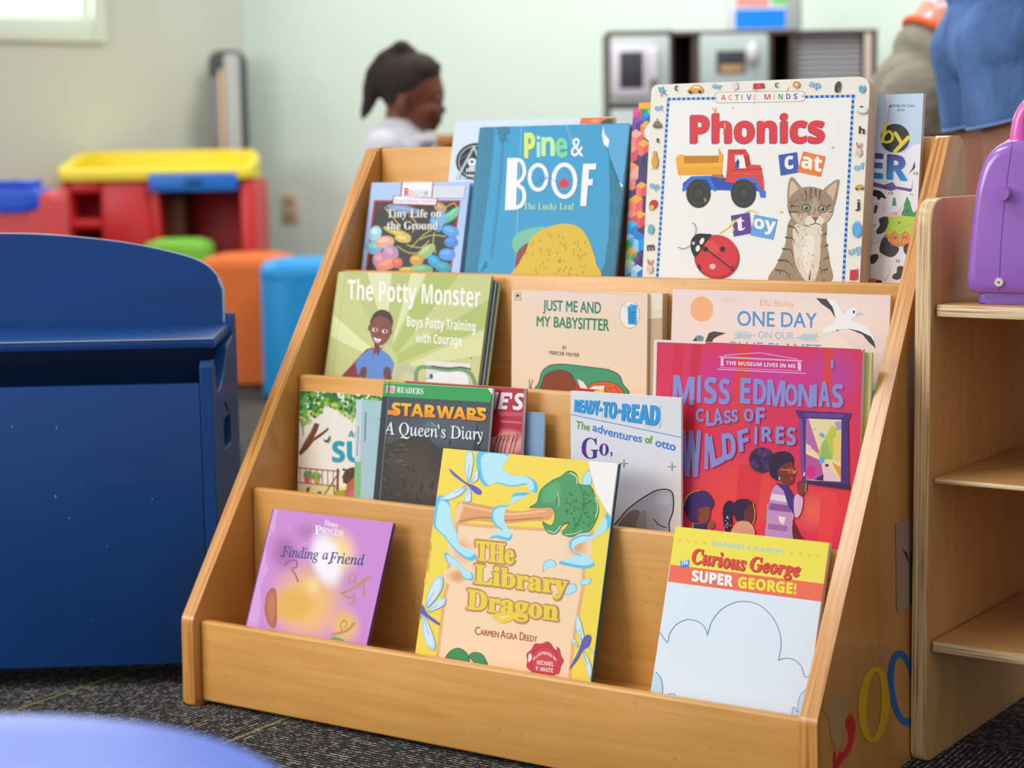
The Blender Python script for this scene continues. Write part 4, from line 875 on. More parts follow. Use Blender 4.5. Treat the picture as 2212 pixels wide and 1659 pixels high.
for cx, cy, rx in ((550, 872, 86), (866, 872, 88)):
    b.ell(cx, cy, rx, 101, '#2b2d2b', n=34); b.ell(cx, cy, rx*0.8, 82, '#3b3e3a'); b.ell(cx, cy, rx*0.62, 62, '#323431'); b.ell(cx+4, cy-2, rx*0.3, 30, '#42453f'); b.loop([(cx+rx*0.9*math.cos(t*PI/6), cy+92*math.sin(t*PI/6)) for t in range(12)], 3, '#50534d')
b.line([(590, 905), (605, 920), (595, 930)], 5, '#d8d060')
# letter tiles
b.poly([(1112, 602), (1242, 581), (1256, 722), (1128, 746)], '#3a5cb4'); b.text('c', (1160, 702), (1218, 694), 112, '#f3f2ee', 'sb', 0.02); b.poly([(1286, 575), (1443, 612), (1408, 754), (1246, 720)], '#f0802f'); b.text('at', (1274, 688), (1412, 718), 104, '#f3f2ee', 'sb', 0.025)
b.poly([(778, 1028), (908, 1005), (925, 1150), (798, 1174)], '#673d94'); b.text('t', (822, 1134), (878, 1126), 100, '#f3f2ee', 'serif', 0.01); b.poly([(945, 1020), (1105, 1052), (1075, 1196), (914, 1164)], '#68a5de'); b.text('oy', (940, 1112), (1090, 1140), 88, '#f3f2ee', 'sb', 0.025)
for pts in ([(700, 1150), (760, 1110), (800, 1060)], [(800, 1130), (790, 1090), (830, 1050)], [(880, 1000), (930, 990), (960, 1010)]): b.line(pts, 9, '#f0de74', True)
b.ell(1130, 1000, 12, 10, '#f0de74')
# kitten
b.sm([(1190, 1060), (1160, 1230), (1105, 1360), (1058, 1500), (1460, 1500), (1470, 1350), (1445, 1200), (1440, 1070), (1300, 1020)], '#a58c70'); b.sm([(1225, 1100), (1215, 1230), (1240, 1380), (1300, 1480), (1360, 1490), (1400, 1380), (1410, 1230), (1415, 1110), (1320, 1080)], '#e4d6c2'); b.sm([(1290, 1180), (1280, 1320), (1310, 1440), (1350, 1330), (1370, 1190)], '#f0e6d6')
b.sm([(1178, 960), (1176, 850), (1190, 775), (1212, 757), (1250, 800), (1292, 860), (1290, 900), (1200, 980)], '#a98d72', 4); b.sm([(1195, 930), (1192, 830), (1212, 785), (1260, 850), (1262, 890)], '#dcb9a6', 4); b.sm([(1425, 850), (1480, 800), (1537, 773), (1530, 840), (1515, 920), (1490, 970), (1430, 900)], '#a98d72', 4); b.sm([(1450, 858), (1520, 795), (1508, 880), (1484, 935)], '#d8b3a0', 4)
b.sm([(1175, 960), (1200, 890), (1270, 835), (1350, 825), (1430, 850), (1485, 900), (1500, 970), (1480, 1040), (1430, 1090), (1360, 1110), (1270, 1095), (1205, 1050)], '#a08972'); b.sm([(1200, 1010), (1260, 1020), (1310, 1010), (1330, 1080), (1260, 1090)], '#cdb89e'); b.sm([(1420, 1010), (1490, 990), (1470, 1050), (1420, 1085), (1400, 1060)], '#cdb89e'); b.ell(1366, 1066, 66, 44, '#e8dbc9'); b.sm([(1330, 960), (1350, 900), (1385, 900), (1400, 970), (1392, 1045), (1350, 1045)], '#b69c80')
for pts in ([(1300, 850), (1310, 890), (1300, 920)], [(1340, 835), (1345, 880), (1340, 920)], [(1375, 838), (1375, 880), (1380, 915)], [(1410, 850), (1402, 890), (1408, 925)], [(1200, 960), (1240, 960), (1265, 975)], [(1190, 1000), (1240, 1000), (1265, 1010)], [(1480, 950), (1460, 965), (1450, 980)], [(1488, 1000), (1460, 1005)], [(1180, 1100), (1230, 1115), (1250, 1160)], [(1160, 1180), (1215, 1190), (1225, 1230)], [(1140, 1260), (1200, 1270), (1215, 1320)], [(1110, 1340), (1180, 1350), (1220, 1400)], [(1090, 1410), (1160, 1420), (1200, 1470)], [(1450, 1150), (1420, 1170)], [(1460, 1230), (1425, 1250)], [(1465, 1320), (1420, 1340)], [(1460, 1400), (1400, 1420)], [(1330, 1480), (1340, 1410)]): b.line(pts, 13, '#5f4c3c', True, True)
for ex, ey in ((1308, 972), (1424, 980)): b.ell(ex, ey, 33, 27, '#4a3f34'); b.ell(ex, ey+1, 26, 22, '#93a083'); b.ell(ex, ey+1, 11, 14, '#22211f'); b.ell(ex-6, ey-6, 5, 5, '#e8eee8')
b.poly([(1348, 1040), (1394, 1040), (1372, 1068)], '#8a5848'); b.line([(1372, 1066), (1370, 1082), (1335, 1092)], 5, '#4f3a30', True); b.line([(1370, 1082), (1408, 1090)], 5, '#4f3a30')
for i in range(230):
    x, y = rnd.uniform(1080, 1470), rnd.uniform(860, 1480)
    if (x-1335)**2/150**2+(y-965)**2/125**2 < 1 or (y > 1090 and abs(x-1275-(1480-y)*0.12) < 180-(1480-y)*0.22):
        if abs(x-1308) < 45 and abs(y-972) < 36 or abs(x-1424) < 45 and abs(y-980) < 36 or (abs(x-1366) < 70 and y > 1010 and y < 1105): continue
        chest_ = 1225 < x < 1400 and y > 1100
        b.line([(x, y), (x+rnd.uniform(-6, 6), y+rnd.uniform(14, 24))], 5, rnd.choice(['#efe4d4', '#d8c8b2', '#c9b79c'] if chest_ else ['#8a735a', '#6b5643', '#c2ab8c', '#7d6750']), False, True); b.k -= 0.75
# ladybird
b.ell(680, 1320, 158, 152, '#b42430', 20, n=36); b.ell(678, 1308, 152, 146, '#d8343c', 20, n=36); b.ell(640, 1250, 60, 45, '#e04a4a', 20)
b.sm([(500, 1265), (502, 1200), (540, 1158), (600, 1155), (645, 1165), (600, 1225), (560, 1290), (528, 1320)], '#25282a', 4); b.ell(577, 1207, 14, 25, '#eceae2', 25); b.ell(548, 1258, 15, 23, '#eceae2', 15); b.ell(518, 1222, 10, 12, '#d0d0ca'); b.ell(602, 1264, 20, 19, '#25282a'); b.ell(722, 1263, 19, 20, '#25282a'); b.line([(588, 1248), (800, 1412)], 10, '#25282a'); b.ell(560, 1392, 9, 24, '#25282a', -15); b.ell(652, 1385, 22, 20, '#c9c3c6'); b.ell(790, 1400, 12, 22, '#8a1c28', 20)
b.line([(528, 1172), (535, 1120), (525, 1090), (508, 1078)], 4, '#3a3a3a', True); b.line([(498, 1236), (450, 1260), (405, 1248)], 4, '#3a3a3a', True)
# little border pictures and letters
def tx(t, x0, y0, x1, y1, h, c='#7cb8e6', st='sb'): b.text(t, (x0, y0), (x1, y1), h, c, st)
tx('c', 385, 150, 408, 150, 46, '#2a2a2a'); tx('C', 1090, 128, 1114, 128, 34, '#2a2a2a'); tx('ar', 646, 130, 714, 145, 42); tx('ap', 1326, 120, 1406, 136, 48); tx('ot', 245, 290, 302, 288, 40); tx('t', 254, 512, 278, 518, 34, '#2a2a2a'); tx('op', 207, 832, 274, 846, 46); tx('m', 192, 1276, 242, 1272, 54, '#2a2a2a'); tx('h', 1678, 452, 1718, 456, 50, '#2a2a2a'); tx('of', 1646, 712, 1720, 698, 44); tx('j', 1655, 975, 1685, 975, 58, '#2a2a2a'); tx('ug', 1608, 1308, 1694, 1280, 52)
b.sm([(472, 158), (490, 135), (520, 112), (560, 112), (584, 138), (580, 160), (530, 164)], '#e0a52c', 4); b.poly([(508, 134), (525, 118), (555, 118), (566, 134)], '#f2e6c0'); b.ell(495, 160, 13, 11, '#3a3a38'); b.ell(562, 158, 12, 11, '#3a3a38')
b.poly([(268, 120), (290, 132), (300, 112), (306, 140), (328, 148), (300, 160), (285, 150), (278, 170)], '#58b8c8'); b.line([(300, 155), (325, 180)], 8, '#3a8ad0'); b.line([(300, 155), (288, 188)], 8, '#e07ab0')
b.poly([(784, 95), (820, 82), (834, 135), (798, 146)], '#dcdad2'); b.poly([(940, 100), (1012, 98), (1015, 132), (935, 138)], '#c22c3c'); b.ell(976, 118, 16, 12, '#d84a54'); b.line([(930, 140), (960, 152)], 5, '#e8a0a0'); b.ell(1240, 108, 25, 25, '#d09a50'); b.ell(1240, 108, 9, 9, '#f0e6d6')
b.sm([(1512, 158), (1512, 115), (1525, 92), (1546, 85), (1552, 110), (1542, 155)], '#4a4446', 4); b.line([(1520, 130), (1518, 162)], 5, '#3a3436'); b.line([(1540, 130), (1540, 160)], 5, '#8a8480'); b.ell(1702, 136, 23, 30, '#5ab0d0'); b.poly([(1690, 112), (1700, 95), (1706, 115), (1716, 100), (1718, 125)], '#efe9db')
b.sm([(234, 402), (250, 365), (275, 365), (294, 402)], '#7f7a66', 4); b.ell(264, 404, 32, 8, '#5f5a4c'); b.ell(264, 352, 5, 6, '#5f5a4c'); b.sm([(235, 600), (238, 575), (256, 575), (258, 605), (270, 640), (262, 685), (235, 690), (222, 650)], '#d9a73a', 4); b.poly([(232, 582), (226, 588), (236, 592)], '#e07a30'); b.line([(232, 690), (230, 704)], 5, '#e07a30'); b.line([(255, 690), (257, 704)], 5, '#e07a30')
b.sm([(208, 980), (210, 940), (232, 918), (262, 925), (260, 960), (230, 985)], '#c23a3c', 4); b.sm([(206, 985), (212, 955), (240, 960), (235, 985)], '#e0b45c', 4); b.sm([(198, 1125), (205, 1095), (222, 1088), (238, 1110), (236, 1145), (215, 1158), (200, 1148)], '#69b4cc', 4)
for ox, oy in ((215, 1395), (1683, 575)): b.ell(ox-4, oy+8, 22, 30, '#d8c4b2'); b.line([(ox-8, oy-20), (ox-18, oy-58)], 9, '#c06a60'); b.line([(ox+2, oy-20), (ox+16, oy-52)], 9, '#c06a60'); b.ell(ox-4, oy-8, 13, 14, '#e2d2c2')
b.ell(1706, 298, 38, 16, '#b8b49a'); b.ell(1706, 285, 34, 20, '#e8e8dc'); b.ell(1700, 264, 14, 6, '#3a4a6a'); b.poly([(1652, 830), (1668, 812), (1702, 808), (1714, 828), (1705, 840), (1655, 842)], '#c8a83a'); b.ell(1664, 842, 8, 8, '#3a3a38'); b.ell(1702, 840, 8, 8, '#3a3a38'); b.ell(1688, 878, 4, 4, '#e8a080')
b.sm([(1638, 1160), (1634, 1110), (1650, 1078), (1680, 1078), (1698, 1110), (1692, 1165), (1665, 1180)], '#5aaee6', 4); b.poly([(1655, 1062), (1678, 1062), (1676, 1080), (1656, 1080)], '#8ac8f0'); b.poly([(1620, 1408), (1670, 1404), (1668, 1475), (1615, 1482)], '#d0303c'); b.poly([(1625, 1395), (1668, 1393), (1668, 1406), (1624, 1410)], '#e8e4dc')
b.build()

b = Book('sticker_book', 'pale blue book with a cartoon cow, right of the big white board book', 0.735, 0.8534, 0.381, 0.11, Z3_, 0.776, '#c6dcf0', group=G_TOP, body=0.0045, cover=0.0018, page=M_BROWNPAGE).crop(1880, 200, 1102/332)
b.poly([(0, 440), (250, 430), (300, 380), (345, 368), (400, 392), (400, 1500), (0, 1500)], '#f0f0f4'); b.line([(120, 10), (126, 100), (118, 215)], 13, '#e6e0e4', True); b.line([(135, 95), (122, 215)], 3, '#7a8a96')
b.text('.95/$5.95 CAN', (152, 102), (316, 104), 17, '#4a5660', 'sans', 0.01); b.text('#750', (192, 132), (246, 132), 15, '#4a5660', 'sans', 0.01); b.poly([(134, 104), (152, 82), (150, 106)], '#3a4248')
b.ell(178, 328, 104, 104, '#3b3e3c', n=34); b.poly([(235, 400), (268, 388), (275, 352), (250, 340)], '#4c4480')
Y_ = '#eee043'; b.line([(110, 222), (96, 300), (84, 350)], 24, Y_); b.loop([(96, 312), (130, 278), (160, 305), (150, 345), (112, 355), (86, 340)], 19, Y_); b.line([(180, 290), (205, 330), (222, 362)], 26, Y_); b.line([(272, 322), (225, 372), (175, 425)], 28, Y_)
b.text('ER', (-18, 606), (262, 630), 172, '#3a78c8', 'sb', 0.03, vgrad=('#2196dc', '#584a9c'), shadow=('#dfe0f0', 8, -3)); b.poly([(0, 640), (48, 648), (100, 662), (160, 640), (185, 672), (300, 690), (305, 628), (292, 712), (190, 692), (150, 706), (95, 690), (40, 676), (0, 670)], '#6c5c9c'); b.poly([(318, 490), (322, 540), (276, 582), (300, 545)], '#5c4c90')
b.text('TM', (280, 738), (306, 738), 14, '#8a8a90', 'sans')
b.sm([(20, 700), (70, 705), (100, 735), (112, 762), (78, 752), (62, 772), (40, 745), (20, 740)], '#3c3636', 4); b.ell(38, 835, 13, 32, '#5a2c34', 8); b.ell(34, 836, 6, 20, '#a06070'); b.line([(45, 800), (64, 796)], 3, '#3c3636'); b.line([(48, 816), (68, 818)], 3, '#3c3636')
b.poly([(155, 808), (163, 758), (172, 748), (180, 760), (190, 818), (156, 815)], '#4f9d66'); b.poly([(222, 892), (232, 830), (252, 775), (264, 744), (284, 782), (300, 845), (312, 862), (330, 845), (330, 895)], '#4f9a60'); b.poly([(128, 884), (225, 882), (330, 893), (330, 1090), (180, 1090), (100, 1030), (110, 980)], '#bed852'); b.line([(190, 1010), (250, 960), (330, 935)], 4, '#a3c03e', True)
for x in (140, 218, 296): b.poly([(x, 1022), (x+33, 990), (x+66, 1022), (x+64, 1092), (x, 1090)], '#d8703f'); b.poly([(x+8, 1024), (x+35, 1000), (x+60, 1024), (x+58, 1086), (x+8, 1084)], '#ee9660')
b.poly([(95, 1000), (135, 1030), (130, 1060), (95, 1020)], '#e08a50'); b.poly([(150, 1075), (310, 1085), (310, 1110), (230, 1105), (160, 1098)], '#e08850')
b.sm([(85, 800), (150, 812), (238, 812), (232, 850), (190, 888), (135, 884), (100, 850)], '#e8e5ef', 4); b.sm([(125, 868), (180, 855), (226, 832), (208, 874), (165, 892)], '#f4cacd', 4); b.sm([(30, 990), (80, 1000), (112, 1010), (70, 1060), (30, 1085), (0, 1080)], '#e4e2ea', 4); b.line([(0, 1085), (60, 1070), (108, 1012)], 5, '#c9c6d2', True)
for pts in ([(64, 905), (122, 890), (130, 940), (100, 1000), (52, 1014), (46, 985), (70, 950)], [(80, 1062), (112, 1034), (150, 1090), (204, 1110), (192, 1152), (150, 1180), (92, 1160), (66, 1130)], [(238, 1112), (262, 1085), (312, 1080), (312, 1165), (290, 1182), (248, 1152)], [(5, 1170), (48, 1158), (60, 1182), (32, 1222), (5, 1225)], [(195, 1250), (236, 1248), (242, 1300), (202, 1340), (160, 1332), (165, 1304), (190, 1290)]): b.sm(pts, '#4b4646', 4)
b.line([(130, 1240), (140, 1290), (100, 1350)], 4, '#c9c4d4', True); b.ell(20, 1350, 34, 18, '#d88850'); b.ell(62, 1356, 22, 12, '#3c3636')
for t, x, y, w_ in (('13', 133, 730, 27), ('13', 313, 588, 27), ('12', 165, 877, 26), ('7', 260, 860, 14), ('6', 201, 940, 14), ('15', 163, 1048, 25), ('15', 237, 1048, 25), ('13', 187, 1216, 23), ('3', 24, 962, 11)): b.text(t, (x, y), (x+w_, y), 18, '#3a3c3c', 'sans', 0.01)
b.build()

# ======== second tier from the top
b = Book('picture_book', 'green landscape book with a caped boy and white lettering', 0.046, 0.302, 0.2525, 0.265, Z2_, 0.553, '#c3c988', group=G_UP, body=0.0035, hard=True, back='#b9c080').crop(640, 570, S3)
for pts, c in (([(480, 60), (700, 60), (900, 800), (860, 850)], '#b9c27e'), ([(960, 60), (1150, 70), (960, 850), (900, 800)], '#b4bf78'), ([(1310, 80), (1620, 110), (1000, 900), (960, 850)], '#adbd68'), ([(1960, 330), (1960, 600), (1000, 1000), (1010, 900)], '#aebc6a'), ([(300, 700), (360, 500), (820, 900), (800, 950)], '#dce0aa'), ([(700, 60), (950, 60), (900, 760)], '#d9dcae'), ([(1150, 70), (1300, 80), (940, 830)], '#d8dca6'), ([(1960, 620), (1900, 900), (1000, 1050)], '#d3d79c')): b.poly(pts, c)

b.line([(490, 90), (360, 1110)], 6, '#b9bd80')
b.ell(1080, 1120, 110, 140, '#b6be96'); b.ell(1110, 1190, 90, 110, '#c9c79e')
b.text('The Potty Monster', (512, 352), (1832, 428), 196, '#f2f0ea', 'sb', 0.0); b.text('Boys Potty Training', (1100, 622), (1784, 674), 100, '#f2f0ea', 'sb'); b.text('with Courage', (1190, 783), (1648, 812), 95, '#f2f0ea', 'sb')
b.poly([(765, 830), (700, 850), (640, 910), (450, 1120), (640, 1130), (640, 1000)], '#8a2f3a'); b.poly([(870, 1080), (955, 1110), (945, 1160), (860, 1160)], '#8a2f3a')
b.poly([(740, 850), (690, 880), (625, 930), (592, 985), (612, 1105), (655, 1080), (700, 1040), (692, 1160), (880, 1160), (882, 1030), (920, 1060), (948, 1118), (978, 990), (930, 915), (865, 860), (830, 850)], '#5a88cc'); b.sm([(640, 1120), (640, 1050), (670, 1020), (702, 1050), (690, 1130)], '#6e3a30', 4); b.sm([(880, 1140), (870, 1060), (905, 1020), (942, 1060), (935, 1140)], '#6e3a30', 4)
b.poly([(775, 790), (830, 790), (828, 860), (780, 860)], '#6a372c'); b.ell(729, 640, 15, 30, '#74402f'); b.ell(944, 672, 12, 30, '#74402f'); b.sm([(733, 600), (750, 545), (850, 500), (945, 560), (952, 640), (925, 740), (870, 800), (800, 808), (762, 760), (740, 690)], '#84483b'); b.sm([(742, 610), (752, 530), (800, 472), (870, 456), (935, 492), (963, 560), (955, 628), (930, 570), (850, 522), (785, 540), (762, 570)], '#4b3435')
for ex, ey in ((785, 656), (882, 672)): b.ell(ex, ey, 27, 20, '#efe6e2'); b.ell(ex+4, ey, 14, 17, '#43303a')
b.line([(765, 612), (800, 606)], 5, '#4b3435'); b.line([(868, 626), (905, 636)], 5, '#4b3435'); b.ell(825, 700, 14, 8, '#6e3a30'); b.sm([(772, 732), (808, 748), (846, 750), (826, 780), (795, 782)], '#f2eeec', 4); b.sm([(780, 762), (826, 766), (812, 782), (795, 782)], '#d89a9a', 4); b.poly([(748, 835), (800, 848), (862, 828), (832, 868), (818, 918), (796, 882), (760, 912), (772, 868)], '#7a3236')
b.poly([(1290, 962), (1738, 996), (1734, 1040), (1284, 1012)], '#dcdbd6'); b.poly([(1300, 1020), (1715, 1050), (1672, 1220), (1290, 1220)], '#d3d4d8'); b.sm([(1340, 1110), (1480, 1075), (1680, 1090), (1690, 1220), (1320, 1220)], '#e2e3e6'); b.line([(1192, 1180), (1196, 1080), (1240, 1030), (1360, 1035), (1500, 1058), (1640, 1052), (1740, 1100), (1785, 1210)], 36, '#6e9668', True); b.line([(1350, 1018), (1500, 1040), (1640, 1030), (1735, 1050)], 16, '#41504a', True); b.line([(1265, 1128), (1310, 1142), (1350, 1140)], 14, '#b0b4c0', True); b.ell(1345, 1120, 18, 26, '#4a4e58'); b.ell(1742, 940, 6, 10, '#b06a3a')
b.build()
for i, (yf, c, dx, lab) in enumerate(((0.2603, '#3f74a8', 0.0025, 'thin blue edged book directly behind the green landscape book'), (0.2652, '#6f8f5a', 0.0055, 'thin green edged book, rearmost of the stack behind the green landscape book'))):
    b = Book('picture_book', lab, 0.06+dx, 0.302+dx, yf+0.0006*i, 0.265, Z2_, 0.546-0.004*i, c, group=G_UP, body=0.0022); b.build()

b = Book('picture_book', 'cream book with green hand lettering and a green armchair', 0.334, 0.5372, 0.290, 0.035, Z2_, 0.5355, '#f3dcc2', group=G_UP, body=0.002).crop(1080, 600, S4)
b.glow(900, 250, 800, 260, '#f4dcd2', '#f3dcc2'); b.line([(140, 150), (400, 150), (820, 160), (1200, 180), (1700, 205)], 5, '#e2b8a8', True); b.line([(820, 165), (1180, 190)], 4, '#d8a890')
GR = '#1e8a68'
b.text('JUST ME AND', (515, 388), (1204, 428), 122, GR, 'sans', 0.022, h1=135, shadow=None); b.text('MY BABYSITTER', (440, 576), (1302, 636), 118, GR, 'sans', 0.022, h1=140)
b.text('BY', (748, 856), (798, 860), 44, '#2a2a28', 'sans', 0.01); b.text('MERCER MAYER', (588, 916), (950, 948), 44, '#2a2a28', 'sans', 0.012)
b.loop([(180, 178), (248, 180), (248, 268), (180, 266)], 4, '#4a4a4a', False); b.poly([(188, 232), (198, 205), (213, 190), (228, 205), (240, 232), (228, 224), (213, 232), (200, 224)], '#2f3a36'); b.line([(184, 244), (246, 244)], 3, '#4a4a4a'); b.ell(258, 262, 5, 5, '#4a4a4a')
b.ell(1550, 440, 119, 164, '#8a6a6a', n=40); b.ell(1550, 440, 115, 160, '#f4f0ea', n=40); b.poly([(1525, 340), (1637, 335), (1636, 562), (1530, 556)], '#3ba2e2'); b.poly([(1548, 312), (1636, 330), (1634, 346), (1550, 330)], '#4a9ad8')
for t, x0, x1, y in (('A', 1555, 1568, 386), ('Golden', 1545, 1618, 424), ('Look-', 1550, 1612, 458), ('Look', 1548, 1612, 494), ('Book', 1555, 1610, 530)): b.text(t, (x0, y), (x1, y), 24, '#21527a', 'sans', 0.012)
for i in range(6): b.line([(1475+i*8, 320+(i % 3)*14), (1475+i*8, 332+(i % 3)*14)], 3, '#9a9a9a')
b.outl([(472, 1420), (476, 1230), (505, 1120), (590, 1050), (720, 1030), (900, 1045), (1100, 1070), (1300, 1100), (1420, 1160), (1462, 1260), (1475, 1420)], '#4d9f78', 8, '#24302c')
for i in range(12): b.line([(500+i*70, 1130-i*3), (520+i*72, 1090-i*2)], 3, '#2f7356')
b.outl([(500, 1420), (515, 1230), (560, 1150), (680, 1105), (800, 1120), (880, 1200), (905, 1420)], '#8c4a34', 6, '#3a2420'); b.outl([(1030, 1420), (1050, 1300), (1150, 1250), (1300, 1245), (1420, 1290), (1465, 1420)], '#df6a3c', 6, '#3a2420')
for i in range(20): b.ell(1080+rnd.random()*340, 1290+rnd.random()*110, 8, 10, '#a8402c', n=8); b.k -= 0.8
b.poly([(915, 1260), (1060, 1330), (1270, 1330), (1270, 1420), (900, 1420)], '#c23a3c'); b.outl([(920, 1200), (1000, 1240), (1060, 1330), (960, 1320)], '#f0ece4', 5, '#3a3a3a', 0); b.outl([(1060, 1330), (1120, 1290), (1260, 1285), (1240, 1340)], '#f0ece4', 5, '#3a3a3a', 0); b.poly([(1130, 1345), (1250, 1330), (1240, 1420), (1130, 1420)], '#e6d860')
for pts in ([(352, 1215), (356, 1300), (362, 1330)], [(395, 1218), (372, 1290), (366, 1330)], [(350, 1320), (392, 1322)]): b.line(pts, 6, '#3a3a34', True)
b.build()
yb_ = 0.2948; xr = XR(1431, 634, yb_, 0.035, Z2_)
b = Book('picture_book', 'thick plain cream book behind the book with the green armchair', 0.39, xr, yb_, 0.035, Z2_, ZR(1431, 634, yb_, 0.035, Z2_), '#f0e6d4', group=G_UP, body=0.0112, page=M_BROWNPAGE, back='#d9ccb4').crop(1080, 600, S4)
b.poly([(1700, 490), (1960, 470), (1960, 1420), (1700, 1420)], '#cdb090'); b.poly([(1700, 380), (1960, 370), (1960, 475), (1700, 495)], '#e8dcc4'); b.build()  # shadow on the lower cover painted in as darker cream bands

b = Book('picture_book', 'pale pink book with an orange sun and a flying seabird', 0.5708, 0.8572, 0.288, 0.075, Z2_, 0.5415, '#f2dcd6', group=G_UP, body=0.003).crop(1400, 610, S5)
b.glow(1600, 300, 700, 260, '#f6e0d6', '#f2dcd6'); b.glow(690, 150, 100, 40, '#eed3cc', '#f2dcd6'); b.ell(458, 228, 98, 108, '#f8b382', n=36); b.sm([(1400, 560), (1560, 450), (1680, 500), (1760, 620), (1500, 700)], '#f7e6dc')
b.text('Ella Bailey', (955, 198), (1247, 212), 52, '#f0ae9c', 'sans'); b.text('ONE DAY', (762, 368), (1438, 388), 124, '#5896d8', 'sans', 0.012); b.text('ON OUR', (940, 476), (1242, 486), 58, '#9ac2ec', 'sans', 0.006); b.text('BLUE PLANET', (700, 572), (1476, 602), 68, '#6a9fdc', 'sans', 0.012)
for sx, x0, x1, yy in ((1, 912, 735, 450), (-1, 1265, 1450, 470)):
    d = (x1-x0)
    b.line([(x0, yy), (x0+d*0.5, yy+3), (x1, yy-8)], 9, '#a8ccf0', True)
    for t in (0.15, 0.3, 0.45, 0.6, 0.75): b.line([(x0+d*t, yy), (x0+d*(t+0.2), yy-30)], 8, '#a8ccf0'); b.line([(x0+d*t, yy), (x0+d*(t+0.2), yy+28)], 8, '#a8ccf0')
b.sm([(1535, 150), (1595, 160), (1645, 230), (1672, 272), (1705, 240), (1735, 218), (1780, 225), (1792, 262), (1765, 300), (1735, 325), (1850, 372), (1912, 440), (1926, 505), (1800, 420), (1695, 398), (1625, 408), (1510, 432), (1500, 395), (1590, 340), (1602, 270)], '#f4f4f7', 4); b.poly([(1433, 132), (1522, 142), (1575, 210), (1597, 302), (1556, 236), (1480, 182)], '#4b4949'); b.poly([(1700, 392), (1800, 414), (1900, 460), (1925, 500), (1942, 562), (1885, 510), (1830, 445), (1760, 415)], '#4b4949'); b.poly([(1784, 248), (1856, 276), (1788, 278)], '#ccd4e0'); b.ell(1757, 252, 8, 14, '#2a2a30'); b.poly([(1760, 272), (1790, 262), (1785, 280)], '#f0b8b0'); b.poly([(1598, 402), (1634, 402), (1616, 420)], '#e6745c')
b.ell(437, 478, 38, 27, '#8d929c'); b.ell(442, 472, 5, 8, '#222'); b.poly([(378, 498), (412, 470), (420, 500)], '#3f3d40'); b.poly([(486, 510), (520, 432), (560, 418), (662, 432), (590, 460), (555, 482), (545, 512)], '#4b484a')
b.poly([(100, 830), (2100, 860), (2100, 925), (100, 900)], '#aadbe6'); b.poly([(100, 895), (2100, 922), (2100, 1500), (100, 1500)], '#4fa2b2')
b.build()

# ======== third tier from the top
b = Book('picture_book', 'book with a leafy green tree on its cover at the left end of its tier', 0.0374, 0.27, 0.2005, 0.085, Z1, 0.3945, '#f0ebe2', group=G_MID, body=0.003).crop(620, 810, S6)
b.poly([(90, 540), (250, 520), (250, 930), (80, 900)], '#f2e6d6'); b.poly([(80, 868), (560, 900), (560, 1100), (60, 1100)], '#e9dc9c')
b.poly([(92, 625), (140, 530), (185, 455), (220, 380), (258, 392), (240, 450), (212, 500), (280, 455), (332, 415), (330, 440), (270, 490), (212, 528), (165, 590), (110, 640)], '#74492e'); b.line([(100, 360), (125, 420), (130, 480)], 8, '#74492e', True); b.line([(215, 400), (190, 470), (130, 570)], 7, '#9a6a44', True)
inside_ = lambda x, y: y < 330+70*math.sin(x*0.012+0.6)-max(0, x-380)*0.16
leafy(b, 420, (95, 760), (120, 430), ['#3f7f34', '#4f9a40', '#2f6a30', '#79b84a', '#5aa848', '#8cc455', '#386f30'], 12, 30, inside_); leafy(b, 90, (95, 640), (300, 440), ['#b4d060', '#a3c850', '#d8dc6a', '#7fb648'], 8, 18, lambda x, y: inside_(x, y-30)); leafy(b, 40, (240, 460), (220, 400), ['#dcd84a', '#c8d455'], 6, 14, inside_)
b.poly([(288, 512), (318, 520), (345, 480), (350, 515), (330, 540), (305, 535)], '#3a5a5c'); b.poly([(335, 520), (352, 505), (345, 535)], '#d8c85a')
b.text('An', (490, 494), (575, 498), 52, '#2f9cb4', 'sb'); b.text('SU', (364, 690), (600, 690), 160, '#2aa2ba', 'sb', 0.02)
R_ = '#7c4a40'
b.line([(90, 738), (420, 766)], 7, R_); b.line([(90, 855), (400, 886)], 6, R_)
for x in range(105, 400, 44): b.line([(x, 740+(x-90)*0.085), (x, 856+(x-90)*0.095)], 4, R_)
b.line([(406, 752), (402, 960)], 16, '#8a4a42'); b.line([(300, 950), (405, 790)], 6, R_); b.line([(375, 870), (378, 960)], 5, R_)
b.poly([(138, 810), (184, 812), (178, 858), (144, 856)], '#d8605a'); leafy(b, 24, (135, 190), (768, 812), ['#5a9a48', '#7ab85a'], 8, 14); b.poly([(215, 818), (262, 820), (255, 862), (222, 860)], '#c8a83a'); leafy(b, 24, (205, 270), (780, 822), ['#6aa848', '#a8c05a'], 8, 14)
b.sm([(446, 820), (470, 760), (530, 735), (590, 760), (590, 870), (480, 868)], '#5a4334', 4); leafy(b, 30, (446, 540), (750, 860), ['#4a3628', '#6a4e3a'], 8, 14); b.poly([(478, 870), (540, 810), (560, 980), (470, 960)], '#b8674a'); b.poly([(490, 930), (560, 900), (560, 1000), (480, 985)], '#d8628a'); b.ell(170, 910, 10, 22, '#5a5a4a', 20); b.ell(262, 938, 16, 10, '#4a4a3a'); b.poly([(385, 925), (470, 915), (470, 970), (380, 968)], '#a8a03a')
b.build()

